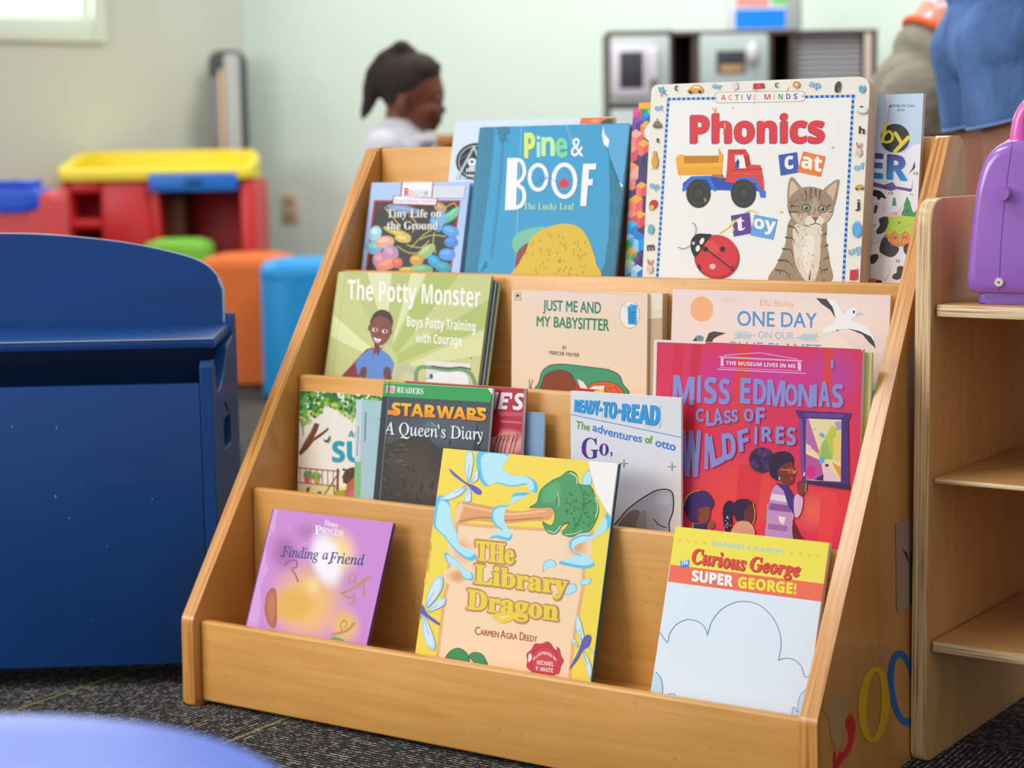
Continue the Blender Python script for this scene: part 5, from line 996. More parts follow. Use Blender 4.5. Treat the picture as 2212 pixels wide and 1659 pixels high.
ybl = 0.1945
b = Book('picture_book', 'pale blue green book with its plain back turned out, behind the dark book', 0.1402, XR(1176, 891, ybl, 0.08, Z1), ybl, 0.08, Z1, 0.3886, '#accfd8', group=G_MID, body=0.002).crop(620, 810, S6)
b.poly([(540, 190), (608, 192), (585, 990), (515, 990)], '#c4dbe4'); b.poly([(538, 690), (590, 692), (580, 1000), (505, 1000)], '#86c488'); b.line([(603, 195), (582, 980)], 4, '#8fb4bc'); b.line([(575, 400), (560, 660)], 20, '#dfe3ea')
for i in range(12): b.line([(572-i*1.2, 410+i*20), (571-i*1.2, 422+i*20)], 9, '#7a8e9a'); b.k -= 0.8
b.line([(628, 300), (620, 525)], 9, '#5a7884'); b.line([(600, 640), (720, 648)], 3, '#9dc0c8'); b.ell(735, 352, 8, 4, '#c04050'); b.poly([(1890, 270), (2100, 290), (2100, 660), (1890, 650)], '#86aacb'); b.line([(1920, 520), (2010, 590)], 3, '#a8c6dc'); b.ell(1922, 448, 8, 4, '#b04858')
b.build()

xl = XR(834, 823, 0.179, 0.12, Z1)
b = Book('picture_book', 'red book with white lettering, right behind the green topped dark book', xl, 0.4125, 0.179, 0.12, Z1, 0.4185, '#bb3148', group=G_MID, body=0.0058).crop(620, 810, S6)
b.poly([(760, 20), (942, 40), (935, 100), (740, 90)], '#ead34a'); b.glow(1740, 540, 200, 130, '#ee9a96', '#bb3148', inner=0.5); b.sm([(1620, 340), (1680, 330), (1700, 400), (1680, 480), (1620, 480)], '#d92f3e'); b.poly([(1680, 290), (1880, 300), (1878, 330), (1690, 325)], '#d0586a'); b.poly([(1700, 360), (1870, 372), (1868, 388), (1710, 380)], '#d86a78')
b.text("NE'S", (1560, 262), (1886, 278), 128, '#f3eef0', 'obl', 0.02)
for x in (1660, 1690, 1720, 1750, 1790, 1820): b.line([(x-20, 625), (x, 540), (x+20, 450+(x % 37))], 6, '#5a1c28', True); b.line([(x, 540), (x+34, 480)], 4, '#5a1c28'); b.ell(x+22, 450+(x % 37), 5, 6, '#f0c060')
b.build()

b = Book('reader_book', 'dark grey book with a green top band and orange lettering', 0.2015, 0.3737, 0.155, 0.188, Z1, 0.4183, '#3d434e', group=G_MID, body=0.0038).crop(620, 810, S6)
b.poly([(755, 165), (1640, 215), (1600, 620), (720, 560)], '#464c58'); b.glow(1250, 430, 420, 150, '#545c68', '#464c58'); b.poly([(720, 540), (1600, 600), (1580, 1200), (660, 1100)], '#3a3632')
b.glow(1000, 760, 260, 300, '#4d4034', '#3a3632', inner=0.2); b.glow(1150, 900, 220, 160, '#55443a', '#3a3632', inner=0.2)
b.sm([(1080, 430), (1110, 380), (1150, 370), (1190, 420), (1200, 470), (1090, 465)], '#56706c', 4); b.poly([(1480, 600), (1500, 470), (1515, 370), (1525, 470), (1545, 600)], '#2c2f36'); b.poly([(1285, 560), (1300, 490), (1312, 560)], '#2e333a'); b.line([(1150, 380), (1185, 410)], 5, '#8fc8c4')
for i in range(70): b.ell(rnd.uniform(730, 960), rnd.uniform(500, 720), rnd.uniform(4, 22), rnd.uniform(2, 4), rnd.choice(['#5f6a74', '#6a5a48', '#2c2e34', '#8a6a48', '#505a66']), n=6); b.k -= 0.75
for i in range(60): b.ell(rnd.uniform(720, 1180), rnd.uniform(740, 1040), rnd.uniform(8, 40), rnd.uniform(4, 10), rnd.choice(['#2e2a28', '#4a3f36', '#5a4a3c', '#33302e']), rnd.uniform(0, 90), n=7); b.k -= 0.75
b.poly([(768, 55), (1645, 100), (1622, 220), (752, 168)], '#2f9f52'); b.line([(770, 62), (1640, 108)], 6, '#8fcba0'); b.poly([(796, 82), (864, 88), (858, 146), (790, 138)], '#e9c6c2'); b.text('DK', (797, 132), (858, 138), 38, '#c96a72', 'serif'); b.text('READERS', (876, 140), (1086, 154), 46, '#eef2ee', 'serif', -0.012)
for dx, dy, c1, c2 in ((4, 5, '#2a2418', '#2a2418'), (0, 0, '#f28c1c', '#f8bf22')):
    b.text('STAR', (838+dx, 318+dy), (1180+dx, 340+dy), 96, c1, 'sb', 0.03, vgrad=(c1, c2)); b.text('WARS', (1196+dx, 340+dy), (1584+dx, 364+dy), 92, c1, 'sb', 0.03, vgrad=(c1, c2)); b.poly([(782+dx, 278+dy), (880+dx, 284+dy), (878+dx, 318+dy), (780+dx, 314+dy)], c1); b.poly([(1120+dx, 312+dy), (1185+dx, 316+dy), (1180+dx, 341+dy), (1130+dx, 338+dy)], c1); b.poly([(1460+dx, 330+dy), (1540+dx, 336+dy), (1540+dx, 366+dy), (1440+dx, 358+dy)], c1); b.poly([(1510+dx, 258+dy), (1586+dx, 262+dy), (1582+dx, 288+dy), (1520+dx, 284+dy)], c2)
b.text("A Queen's Diary", (772, 470), (1570, 520), 98, '#eef0f0', 'si', 0.008, slant=-0.2, shadow=('#22262c', 4, 5))
b.poly([(812, 60), (826, 60), (742, 1000), (728, 1000)], '#4a4e58'); b.line([(822, 62), (742, 990)], 4, '#8a9098'); b.poly([(752, 170), (808, 172), (735, 1000), (680, 1000)], '#30343c')
b.poly([(1600, 105), (1645, 100), (1638, 160)], '#e8efe8')
b.build()

b = Book('picture_book', 'red and pink book with a woman pointing at a framed picture', 0.5959, XR(1864, 757, 0.190, 0.06, Z1), 0.190, 0.06, Z1, 0.4875, '#e9e3e0', group=G_MID, body=0.004).crop(1390, 720, T4)
PK = '#df3c60'
b.poly([(100, 64), (500, 80), (900, 108), (1260, 112), (1700, 130), (1700, 1700), (60, 1700)], PK)
b.glow(860, 300, 700, 260, '#d63c94', PK, inner=0.3); b.glow(1400, 300, 250, 280, '#c2489e', PK, inner=0.1); b.glow(760, 1200, 620, 420, '#ec4c4a', PK, inner=0.3); b.glow(1450, 1200, 260, 420, '#ea3f4c', PK, inner=0.3); b.glow(380, 650, 240, 220, '#e83a44', PK, inner=0.2); b.glow(1250, 1300, 200, 200, '#f06a58', PK, inner=0.1)
for x0, x1, c in ((360, 430, '#d8304a'), (230, 300, '#e03050'), (690, 790, '#e2444e'), (1330, 1400, '#e44650')): b.poly([(x0, 80), (x1, 84), (x1-60, 700), (x0-60, 700)], c); b.k -= 0.5
b.poly([(700, 960), (880, 950), (820, 1400), (660, 1400)], '#e23c48'); b.poly([(1300, 1150), (1420, 1160), (1380, 1560), (1270, 1560)], '#f04a4c')
LN_ = '#f2cfe0'
b.line([(588, 160), (850, 142), (1122, 188)], 4, LN_); b.line([(555, 170), (1160, 200)], 5, LN_); b.line([(560, 178), (1158, 206)], 3, LN_); b.line([(540, 262), (1185, 294)], 5, LN_); b.line([(560, 250), (1155, 276)], 3, LN_)
b.poly([(567, 182), (586, 183), (586, 240), (565, 239)], LN_); b.poly([(1128, 210), (1152, 211), (1154, 270), (1130, 268)], LN_); b.text('THE MUSEUM LIVES IN ME', (606, 230), (1112, 254), 28, '#fbeef4', 'sb')
TT = '#8d95d8'; SH = ('#b03a7a', 5, 6)
b.letters([('M', 215, 505, 150, 200, 1.2), ('I', 390, 508, 36, 200, 0), ('S', 447, 512, 88, 188, 0), ('S', 556, 516, 74, 180, 0), ('E', 708, 508, 70, 182, 1), ('D', 806, 514, 88, 180, 1), ('M', 904, 524, 126, 186, 1), ('O', 1040, 526, 86, 150, 0), ('N', 1132, 532, 104, 160, 1), ('I', 1240, 534, 34, 160, 0), ('A', 1284, 536, 80, 180, 0), ("'", 1374, 360, 16, 160, 0), ('S', 1384, 540, 76, 166, 0),
           ('C', 385, 645, 58, 92, 0), ('L', 462, 676, 50, 108, 0), ('A', 516, 670, 66, 110, -2), ('S', 592, 656, 48, 92, 0), ('S', 646, 646, 46, 86, 0), ('O', 738, 642, 68, 88, 0), ('F', 826, 662, 64, 118, 0),
           ('W', 284, 1045, 135, 330, 0), ('I', 447, 994, 34, 262, -3), ('L', 503, 980, 90, 222, -5), ('D', 588, 928, 92, 190, -2), ('F', 706, 866, 74, 152, -3), ('I', 812, 812, 27, 132, 0), ('R', 868, 790, 76, 106, 0), ('E', 972, 806, 58, 124, 0), ('S', 1052, 816, 64, 126, 0)], TT, 'sb', 0.014, SH)
FRM = '#53397f'
b.poly([(1112, 560), (1180, 566), (1480, 580), (1526, 584), (1500, 640), (1508, 1105), (1512, 1146), (1200, 1100), (1165, 1085), (1140, 620)], FRM); b.poly([(1180, 580), (1470, 592), (1465, 620), (1185, 612)], '#6a4a96'); b.poly([(1140, 620), (1165, 622), (1185, 1080), (1160, 1085)], '#7f529a'); b.poly([(1195, 1085), (1508, 1105), (1512, 1146), (1200, 1100)], '#472f52'); b.poly([(1192, 622), (1452, 632), (1446, 1086), (1190, 1072)], '#f4dfae')
b.poly([(1192, 622), (1210, 622), (1300, 900), (1190, 800)], '#c070b0'); b.poly([(1380, 672), (1420, 700), (1388, 925), (1270, 890)], '#c4cf50'); b.poly([(1310, 800), (1340, 770), (1388, 920), (1300, 925)], '#9fc26a'); b.poly([(1190, 880), (1300, 930), (1320, 1040), (1300, 1070), (1190, 1070)], '#c25aa0'); b.ell(1230, 1010, 36, 46, '#d83a8a'); b.poly([(1320, 920), (1448, 1086), (1318, 1078)], '#ecccd6'); b.poly([(1380, 940), (1448, 980), (1448, 1070)], '#f09a4c'); b.poly([(1390, 780), (1448, 700), (1448, 940), (1400, 930)], '#f4d27a'); b.poly([(1290, 900), (1330, 900), (1325, 950), (1290, 950)], '#6fb4d8'); b.ell(1310, 745, 22, 14, '#6ab4d4', 30); b.ell(1255, 700, 8, 8, '#a0c8d8'); b.ell(1345, 965, 14, 11, '#8a2f3a'); b.poly([(1250, 1070), (1320, 1030), (1318, 1078)], '#4a2f6a'); b.ell(1215, 838, 18, 22, '#f2cdd8'); b.poly([(1400, 650), (1450, 640), (1450, 700), (1420, 710)], '#b8a0d0')
b.ell(866, 925, 90, 92, '#43305a', n=30); leafy(b, 60, (785, 950), (850, 1010), ['#3a2a4c', '#4d3866', '#5a3f74'], 14, 26, lambda x, y: ((x-868)/80)**2+((y-930)/82)**2 < 1); b.sm([(925, 1015), (930, 910), (985, 868), (1060, 868), (1098, 915), (1085, 965), (1010, 985), (992, 1072), (945, 1055)], '#3a2946', 4); b.sm([(985, 1005), (1030, 960), (1085, 940), (1102, 985), (1114, 1020), (1102, 1050), (1104, 1072), (1086, 1100), (1045, 1108), (1010, 1080)], '#7c3b36', 4); b.line([(1005, 996), (1060, 1000), (1108, 1010)], 8, '#f07040'); b.loop([(1062, 990), (1100, 990), (1102, 1022), (1064, 1020)], 5, '#f07040', False); b.ell(1088, 1058, 14, 9, '#b8485a'); b.ell(998, 1060, 6, 14, '#a8c8e0'); b.ell(1112, 1015, 8, 12, '#6fc0a8')
b.sm([(975, 1108), (1045, 1115), (1095, 1180), (1112, 1280), (1092, 1420), (1085, 1560), (900, 1560), (915, 1300), (935, 1180)], '#c79acd', 4); b.poly([(940, 1170), (1060, 1190), (1075, 1240), (930, 1215)], '#efdcec'); b.poly([(930, 1240), (1080, 1260), (1085, 1310), (922, 1290)], '#8e5ca4'); b.poly([(918, 1390), (1060, 1410), (1050, 1450), (914, 1430)], '#a874b4'); b.poly([(990, 1335), (1045, 1345), (1030, 1400), (1000, 1380)], '#f2e8f2'); b.poly([(968, 1092), (1056, 1112), (1116, 1210), (1112, 1340), (1062, 1260), (1030, 1150)], '#4c3a80'); b.sm([(1105, 1300), (1108, 1195), (1150, 1178), (1172, 1225), (1150, 1325), (1118, 1345)], '#e2b6da', 4); b.sm([(1130, 1140), (1128, 1095), (1155, 1075), (1190, 1100), (1188, 1150), (1165, 1190), (1140, 1180)], '#8a4038', 4); b.line([(1160, 1100), (1180, 1030)], 16, '#8a4038'); b.line([(1178, 1040), (1182, 1020)], 12, '#c8d8d8'); b.poly([(1095, 1360), (1150, 1480), (1180, 1500), (1100, 1500)], '#6a3034'); b.line([(1195, 1090), (1190, 1160)], 6, '#6fd0a0'); b.line([(912, 1250), (906, 1380)], 6, '#7fd0b0')
b.line([(300, 1260), (330, 1185), (410, 1152)], 14, '#e2b83c', True); b.sm([(302, 1270), (335, 1185), (405, 1152), (470, 1160), (516, 1230), (495, 1285), (425, 1295), (405, 1372), (345, 1372)], '#48316e', 4); b.sm([(400, 1300), (430, 1275), (486, 1270), (492, 1310), (470, 1385), (412, 1390)], '#8c4b3e', 4); b.ell(410, 1320, 14, 22, '#7a3d33'); b.poly([(370, 1400), (460, 1390), (470, 1560), (350, 1560)], '#3a3470'); b.ell(500, 1400, 24, 32, '#9a5546'); b.line([(370, 1390), (362, 1440)], 10, '#5ab850')
b.sm([(585, 1290), (620, 1226), (662, 1242), (652, 1330), (645, 1430), (602, 1440)], '#342545', 4); b.sm([(655, 1290), (680, 1226), (750, 1210), (806, 1240), (800, 1292), (756, 1302), (742, 1382), (690, 1372)], '#3a2a48', 4); b.sm([(742, 1300), (790, 1252), (808, 1300), (818, 1332), (800, 1382), (748, 1372)], '#6c3636', 4); b.line([(806, 1240), (820, 1330), (805, 1390)], 6, '#b8c840', True); b.sm([(650, 1470), (680, 1390), (740, 1370), (800, 1400), (810, 1480)], '#dfa68e', 4)
for i in range(12): b.ell(600+rnd.random()*44, 1340+rnd.random()*80, 4, 4, '#e8e0ec', n=6); b.k -= 0.8
b.build()
xr = XR(1882.5, 762, 0.1965, 0.06, Z1)
b = Book('picture_book', 'yellow edged book directly behind the red and pink book', 0.606, xr, 0.198, 0.06, Z1, ZR(1880, 762, 0.1965, 0.06, Z1), '#e9e392', group=G_MID, body=0.002); b.build()

b = Book('reader_book', 'white early reader book with big blue lettering and a grey boulder', 0.4921, 0.6449, 0.1785, 0.012, Z1, 0.4225, '#ebebf2', group=G_MID, body=0.0022).crop(1200, 830, T3)
LB_ = '#3fa6ea'; SHB = ('#2c5c9e', 6, 3)
b.glow(1250, 1250, 300, 420, '#e8e0dc', '#ebebf2'); b.glow(420, 320, 420, 20, '#d0d4de', '#ebebf2', rot=8); b.glow(900, 410, 260, 22, '#d0d4de', '#ebebf2', rot=10)
b.text('READY', (200, 284), (456, 326), 118, LB_, 'sb', 0.035, h1=150, shadow=SHB); b.text('TO', (496, 336), (634, 362), 148, LB_, 'sb', 0.035, h1=168, shadow=SHB); b.text('READ', (700, 378), (1086, 436), 170, LB_, 'sb', 0.035, h1=205, shadow=SHB)
def star(cx, cy, r, c, n=5, q=0.42): b.poly([(cx+r*(1 if i % 2 == 0 else q)*math.sin(PI*i/n), cy-r*(1 if i % 2 == 0 else q)*math.cos(PI*i/n)) for i in range(2*n)], c)
star(480, 270, 34, '#2c5c9e'); star(477, 267, 32, LB_); star(674, 288, 36, '#2c5c9e'); star(671, 285, 34, LB_)
b.text('PRE-LEVEL ONE', (1114, 458), (1114, 228), 20, '#90c4ee', 'sb', upv=(-1, -0.05)); b.line([(165, 318), (1335, 562)], 9, '#5cb2ea')
b.text('The', (214, 462), (360, 492), 78, '#67b048', 'sans', 0.022); b.text('adventures', (390, 488), (908, 612), 84, '#4f90e2', 'sans', 0.022, arc=-14); b.text('of', (944, 616), (1022, 626), 76, '#67b048', 'sans', 0.03); b.text('otto', (1054, 650), (1262, 702), 84, '#4f90e2', 'sans', 0.03)
b.text('G', (275, 778), (456, 782), 212, '#5b3a98', 'serif', 0.0); b.text('o', (462, 745), (560, 750), 176, '#5b3a98', 'serif', 0.0); b.text(',', (578, 738), (600, 738), 150, '#5b3a98', 'serif', 0.0)
b.outl([(560, 1640), (700, 1390), (820, 1270), (975, 1165), (1080, 1115), (1190, 1112), (1240, 1170), (1240, 1330), (1200, 1450), (1140, 1640)], '#bdbdc8', 11, '#23242c'); b.sm([(600, 1640), (720, 1400), (850, 1320), (900, 1400), (860, 1640)], '#8e8078'); b.sm([(840, 1640), (880, 1380), (960, 1350), (940, 1640)], '#a8a4a6'); b.line([(1035, 1420), (1090, 1480), (1170, 1512)], 9, '#23242c', True); b.sm([(1040, 1190), (1150, 1150), (1215, 1190), (1190, 1270), (1080, 1260)], '#c9c9d4')
for cx, cy in ((722, 835), (1230, 868)): star(cx, cy, 54, '#2a2a2e', 4, 0.16); star(cx, cy, 22, '#f0dc6a', 4, 0.3)
b.build()

# ======== bottom tier
b = Book('picture_book', 'purple book with a golden glow at the left of the bottom tier', 0.0787, 0.2752, 0.032, 0.428, Z0, 0.2515, '#c583ca', group=G_LOW, body=0.0035, hard=True, back='#7a4a8a').crop(500, 1080, T1)
b.poly([(448, 88), (505, 92), (285, 1350), (150, 1340)], '#d19ad8'); b.line([(500, 92), (270, 1360)], 5, '#b070b8')
b.poly([(620, 262), (700, 330), (800, 470), (700, 480), (560, 380)], '#cfa0c8')
for g in ((800, 1080, 520, 560, '#e6b268', 0.25, 0), (560, 560, 200, 260, '#a0609a', 0.1, 0), (790, 330, 170, 130, '#ae70aa', 0.1, 0), (1120, 560, 260, 330, '#efcd8e', 0.25, 0), (1000, 630, 200, 370, '#eee8f0', 0.45, -14), (640, 1110, 300, 230, '#dcaa46', 0.4, 0), (1200, 1330, 200, 240, '#e0b458', 0.25, 0), (860, 900, 120, 140, '#e8cc8a', 0.2, 0)): b.glow(g[0], g[1], g[2], g[3], g[4], '#c583ca', inner=g[5], rot=g[6])
BR = '#b8865a'
for pts, wd in (([(1160, 985), (1250, 950), (1330, 900), (1400, 850), (1450, 800)], 26), ([(1330, 905), (1300, 860), (1260, 880), (1240, 830), (1275, 780), (1310, 800), (1300, 850)], 16), ([(1180, 1000), (1240, 1030), (1290, 1010), (1300, 1060), (1260, 1100)], 18), ([(1060, 1420), (1150, 1400), (1230, 1370), (1290, 1300)], 30), ([(1170, 1380), (1150, 1320), (1190, 1270), (1215, 1310), (1190, 1350)], 14), ([(1380, 870), (1400, 960), (1390, 1020)], 18)): b.line(pts, wd, BR, True)
for pts, wd in (([(560, 690), (620, 640), (680, 640), (690, 700), (640, 720)], 16), ([(640, 740), (680, 800), (700, 860)], 16)): b.line(pts, wd, '#8a5a72', True)
b.sm([(350, 1180), (365, 1010), (420, 930), (470, 960), (480, 1160), (470, 1330), (400, 1330)], '#a8603f'); b.sm([(380, 1150), (392, 1020), (430, 970), (455, 1010), (455, 1200), (420, 1280)], '#b87048')
b.sm([(1050, 1465), (1080, 1440), (1180, 1470), (1160, 1500), (1060, 1490)], '#6aa04a')
b.text('Disney', (978, 262), (1122, 296), 58, '#f6ecf6', 'sbi', 0.0); b.text('P', (880, 360), (948, 366), 92, '#f6ecf6', 'serif', 0.0); b.text('RINCESS', (952, 348), (1178, 386), 62, '#f6ecf6', 'serif', -0.006)
b.text('Finding', (530, 594), (915, 632), 112, '#3b3f88', 'si', 0.012); b.text('a', (960, 624), (1018, 630), 104, '#3b3f88', 'si', 0.012); b.text('Friend', (1028, 660), (1398, 690), 112, '#3b3f88', 'si', 0.012); b.ell(528, 592, 14, 10, '#3b3f88'); b.ell(1030, 668, 14, 10, '#3b3f88')
b.build()

b = Book('picture_book', 'yellow book with a parchment scroll, green claw and blue dragonflies', 0.3362, 0.5882, 0.056, 0.28, Z0, 0.3475, '#f1d84c', group=G_LOW, body=0.0042, page=M_DARKPAGE, back='#2f6f90').crop(860, 950, T2)
par = [(385, 545), (520, 560), (1020, 590), (1262, 600), (1240, 690), (1150, 700), (1130, 760), (1210, 790), (1205, 960), (1175, 1120), (1140, 1320), (1115, 1600), (235, 1600), (275, 1250), (305, 1010), (335, 900), (330, 830), (375, 700)]
b.poly(par, '#f4d2ac'); b.line(par+[par[0]], 22, '#e6b078'); b.poly([((x-720)*0.965+720, (y-1050)*0.975+1050) for x, y in par], '#f5d5b0')
b.glow(1170, 690, 90, 110, '#e2a468', '#f5d5b0', inner=0.1); b.glow(420, 720, 90, 120, '#e6b078', '#f5d5b0', inner=0.1); b.glow(390, 890, 90, 60, '#dda063', '#f5d5b0', inner=0.2)
b.sm([(368, 520), (378, 440), (410, 402), (560, 425), (690, 452), (800, 465), (960, 438), (1012, 452), (1005, 500), (960, 525), (830, 532), (700, 545), (500, 528), (400, 548)], '#dfa066', 4); b.line([(420, 425), (560, 455), (720, 485), (960, 462)], 12, '#f0c090', True); b.line([(400, 530), (560, 505), (700, 525), (940, 508)], 10, '#b97c48', True); b.sm([(368, 515), (378, 445), (408, 405), (425, 440), (405, 500), (385, 540)], '#f0c79a', 4)
def smoke(pts): b.sm(pts, '#5cc0ea', 4); cx = sum(p[0] for p in pts)/len(pts); cy = sum(p[1] for p in pts)/len(pts); q = [V(p) for p in smooth_pts(pts, True, 4)]; b.poly([tuple(p+((q[(i+4) % len(q)]-q[i-4]).orthogonal().normalized())*7) for i, p in enumerate(q)] if False else [(cx+(x-cx)*0.86, cy+(y-cy)*0.86) for x, y in (tuple(p) for p in q)], '#b4e4f2')
for pts in ([(530, 70), (715, 85), (672, 165), (740, 228), (850, 240), (905, 285), (905, 345), (862, 330), (852, 290), (740, 306), (640, 285), (560, 300), (515, 200)], [(755, 350), (862, 345), (800, 372), (752, 402), (705, 440), (690, 520), (720, 590), (746, 622), (720, 658), (640, 640), (592, 645), (640, 608), (680, 596), (622, 545), (608, 470), (650, 430), (722, 420)], [(262, 362), (330, 400), (345, 500), (382, 600), (402, 690), (470, 722), (516, 760), (478, 790), (420, 762), (352, 700), (290, 620), (232, 565), (232, 480)], [(302, 735), (360, 765), (432, 838), (482, 868), (488, 915), (430, 902), (398, 842), (325, 805)], [(1366, 470), (1384, 560), (1302, 622), (1232, 655), (1142, 690), (1150, 735), (1235, 758), (1282, 812), (1230, 838), (1150, 830), (1045, 802), (1142, 768), (1196, 764), (1128, 720), (1122, 655), (1200, 618), (1282, 606)], [(942, 858), (955, 795), (1008, 780), (1032, 822), (985, 832)], [(1072, 1000), (1098, 948), (1152, 938), (1164, 980), (1118, 1006)], [(1186, 945), (1208, 910), (1258, 902), (1244, 938)], [(1200, 250), (1250, 195), (1262, 280), (1210, 305)]): smoke(pts)
GN = '#46985e'
b.outl([(858, 440), (905, 408), (928, 330), (1000, 268), (1060, 240), (1110, 204), (1160, 222), (1182, 290), (1252, 300), (1282, 365), (1306, 430), (1300, 500), (1250, 592), (1180, 608), (1130, 632), (1070, 612), (1100, 566), (1120, 540), (1070, 560), (1030, 612), (975, 602), (942, 535), (1000, 560), (1022, 490), (1000, 440), (930, 440)], GN, 5, '#2f7a4c', 4)
b.sm([(940, 400), (960, 320), (1040, 270), (1060, 330), (1030, 400)], '#58a86c', 4); b.line([(1185, 295), (1212, 400), (1185, 520), (1140, 590)], 9, '#2f7a4c', True); b.line([(1040, 440), (1030, 400), (1050, 350)], 6, '#2f7a4c', True); b.line([(1120, 215), (1160, 240), (1168, 285)], 6, '#d8f0dc', True); b.line([(1285, 375), (1302, 440), (1285, 510)], 5, '#d8f0dc', True); b.line([(1040, 340), (1050, 400), (1040, 440)], 4, '#bfe4c8', True); b.line([(975, 590), (1020, 605), (1060, 560)], 5, '#d8f0dc', True); b.line([(1090, 618), (1150, 612), (1200, 590)], 4, '#d8f0dc', True)
for i in range(70):
    x, y = rnd.uniform(1085, 1285), rnd.uniform(340, 570)
    b.line([(x-7, y-10), (x, y), (x+7, y-8)], 4, '#2c6e46'); b.k -= 0.75
for t, p0, p1, h in (('THe', (508, 782), (752, 808), 122), ('Library', (500, 932), (1100, 1006), 118), ('Dragon', (452, 1098), (1040, 1176), 122)):
    b.text(t, (p0[0]-6, p0[1]+4), (p1[0]+6, p1[1]+4), h+10, '#c48a52', 'serif', 0.075); b.text(t, p0, p1, h, '#e9d03e', 'serif', 0.03)
b.poly([(610, 1150), (640, 1130), (760, 1128), (820, 1105), (800, 1150), (700, 1195), (660, 1190)], '#e9d03e'); b.poly([(650, 1150), (740, 1145), (680, 1168)], '#f5d5b0')
b.text('C', (500, 1268), (532, 1272), 52, '#bb5148', 'sans'); b.text('ARMEN', (536, 1272), (655, 1288), 38, '#bb5148', 'sans'); b.text('A', (668, 1290), (700, 1294), 52, '#bb5148', 'sans'); b.text('GRA', (704, 1294), (775, 1302), 38, '#bb5148', 'sans'); b.text('D', (792, 1304), (820, 1308), 52, '#bb5148', 'sans'); b.text('EEDY', (824, 1308), (905, 1318), 38, '#bb5148', 'sans')
b.sm([(955+ (112 if i % 2 else 124)*math.cos(i*PI/9), 1438+(112 if i % 2 else 126)*math.sin(i*PI/9)) for i in range(18)], '#c93446', 4); b.ell(955, 1436, 92, 94, '#b52a3c'); b.ell(957, 1439, 84, 86, '#cd3a4a'); b.sm([(852, 1400), (870, 1395), (872, 1430), (850, 1448)], '#f0d8d8', 4); b.sm([(1010, 1335), (1030, 1340), (1034, 1370), (1014, 1352)], '#f0d8d8', 4)
b.text('ILLUSTRATED BY', (882, 1440), (1036, 1452), 20, '#f4e4e0', 'sb', arc=46); b.text('MICHAEL', (906, 1464), (1014, 1476), 28, '#f4e4e0', 'sb'); b.text('P. WHITE', (900, 1504), (1010, 1518), 28, '#f4e4e0', 'sb')
def dfly(body, wings):
    for w_ in wings: b.sm(w_, '#a8d2ee', 4); cx = sum(p[0] for p in w_)/len(w_); cy = sum(p[1] for p in w_)/len(w_); b.poly([(cx+(x-cx)*0.75, cy+(y-cy)*0.82) for x, y in smooth_pts(w_, True, 4)], '#cfe6f4'); b.line([w_[0], (cx, cy)], 3, '#5a7aa8')
    b.sm(body, '#5b5cc2', 4)
dfly([(335, 188), (380, 225), (440, 275), (500, 300), (542, 330), (535, 356), (500, 345), (455, 300), (400, 260), (355, 225)], [[(455, 275), (436, 170), (452, 80), (480, 70), (495, 130), (475, 240)], [(440, 300), (370, 330), (275, 385), (340, 390), (420, 350)], [(475, 280), (500, 220), (524, 195), (520, 260)], [(452, 320), (432, 400), (476, 400), (474, 330)]])
dfly([(140, 1080), (160, 1075), (190, 1130), (240, 1170), (272, 1195), (262, 1205), (200, 1165), (165, 1140), (135, 1120)], [[(180, 1090), (200, 990), (255, 892), (295, 900), (285, 980), (220, 1070)], [(190, 1120), (250, 1050), (310, 1030), (305, 1075), (240, 1110)], [(168, 1140), (160, 1240), (190, 1340), (235, 1370), (245, 1320), (210, 1220)], [(155, 1140), (140, 1180), (120, 1230), (110, 1200)]])
dfly([(1115, 1498), (1150, 1430), (1180, 1370), (1205, 1300), (1235, 1270), (1258, 1285), (1245, 1340), (1205, 1370), (1170, 1430)], [[(1200, 1310), (1160, 1230), (1165, 1140), (1190, 1180), (1215, 1290)], [(1175, 1350), (1140, 1320), (1130, 1290), (1160, 1310)], [(1205, 1370), (1225, 1460), (1250, 1560), (1270, 1520), (1240, 1420)], [(1240, 1350), (1280, 1375), (1290, 1390), (1265, 1385)]])
b.outl([(310, 1425), (345, 1375), (400, 1358), (450, 1395), (462, 1470), (400, 1450), (345, 1425)], '#3f8f58', 4, '#2c6e46', 4); b.outl([(460, 1410), (500, 1385), (555, 1405), (590, 1500), (520, 1490), (490, 1440)], '#3f8f58', 4, '#2c6e46', 4)
b.poly([(1236, 128), (1440, 145), (1425, 300), (1395, 510), (1345, 440), (1290, 340), (1262, 235)], '#f3efee'); b.line([(1236, 128), (1262, 235), (1290, 340), (1345, 440), (1390, 505)], 5, '#e0cfae')
b.text('Scholastic 0-590-76389-0', (196, 860), (222, 670), 12, '#a08a3a', 'sans', upv=(-1, -0.1)); b.poly([(168, 918), (178, 905), (182, 940)], '#f6f0da')
b.build()

b = Book('picture_book', 'pale blue book with cloud outlines under yellow and red bands', 0.6717, 0.8617, 0.047, 0.345, Z0, 0.2827, '#dce9f5', group=G_LOW, body=0.0052).crop(1390, 1120, T5)
b.poly([(240, 50), (1490, 180), (1445, 522), (205, 368)], '#f0e14c'); b.poly([(214, 367), (1445, 521), (1424, 664), (195, 502)], '#ef6a52')
b.text("MARGRET & H.A.REY'S", (546, 216), (1116, 286), 36, '#9bd0da', 'sb', 0.01)
for x, y in ((290, 172), (355, 180), (420, 188), (485, 195), (1180, 275), (1250, 284), (1320, 292), (1388, 300)): b.ell(x, y, 12, 12, '#f2c444', n=12)
for dx, dy, c in ((5, 7, '#8c2a22'), (0, 0, '#e1402e')): b.text('Curious', (386+dx, 352+dy), (812+dx, 414+dy), 112, c, 'sbi', 0.03); b.text('George', (848+dx, 412+dy), (1244+dx, 462+dy), 108, c, 'sbi', 0.03)
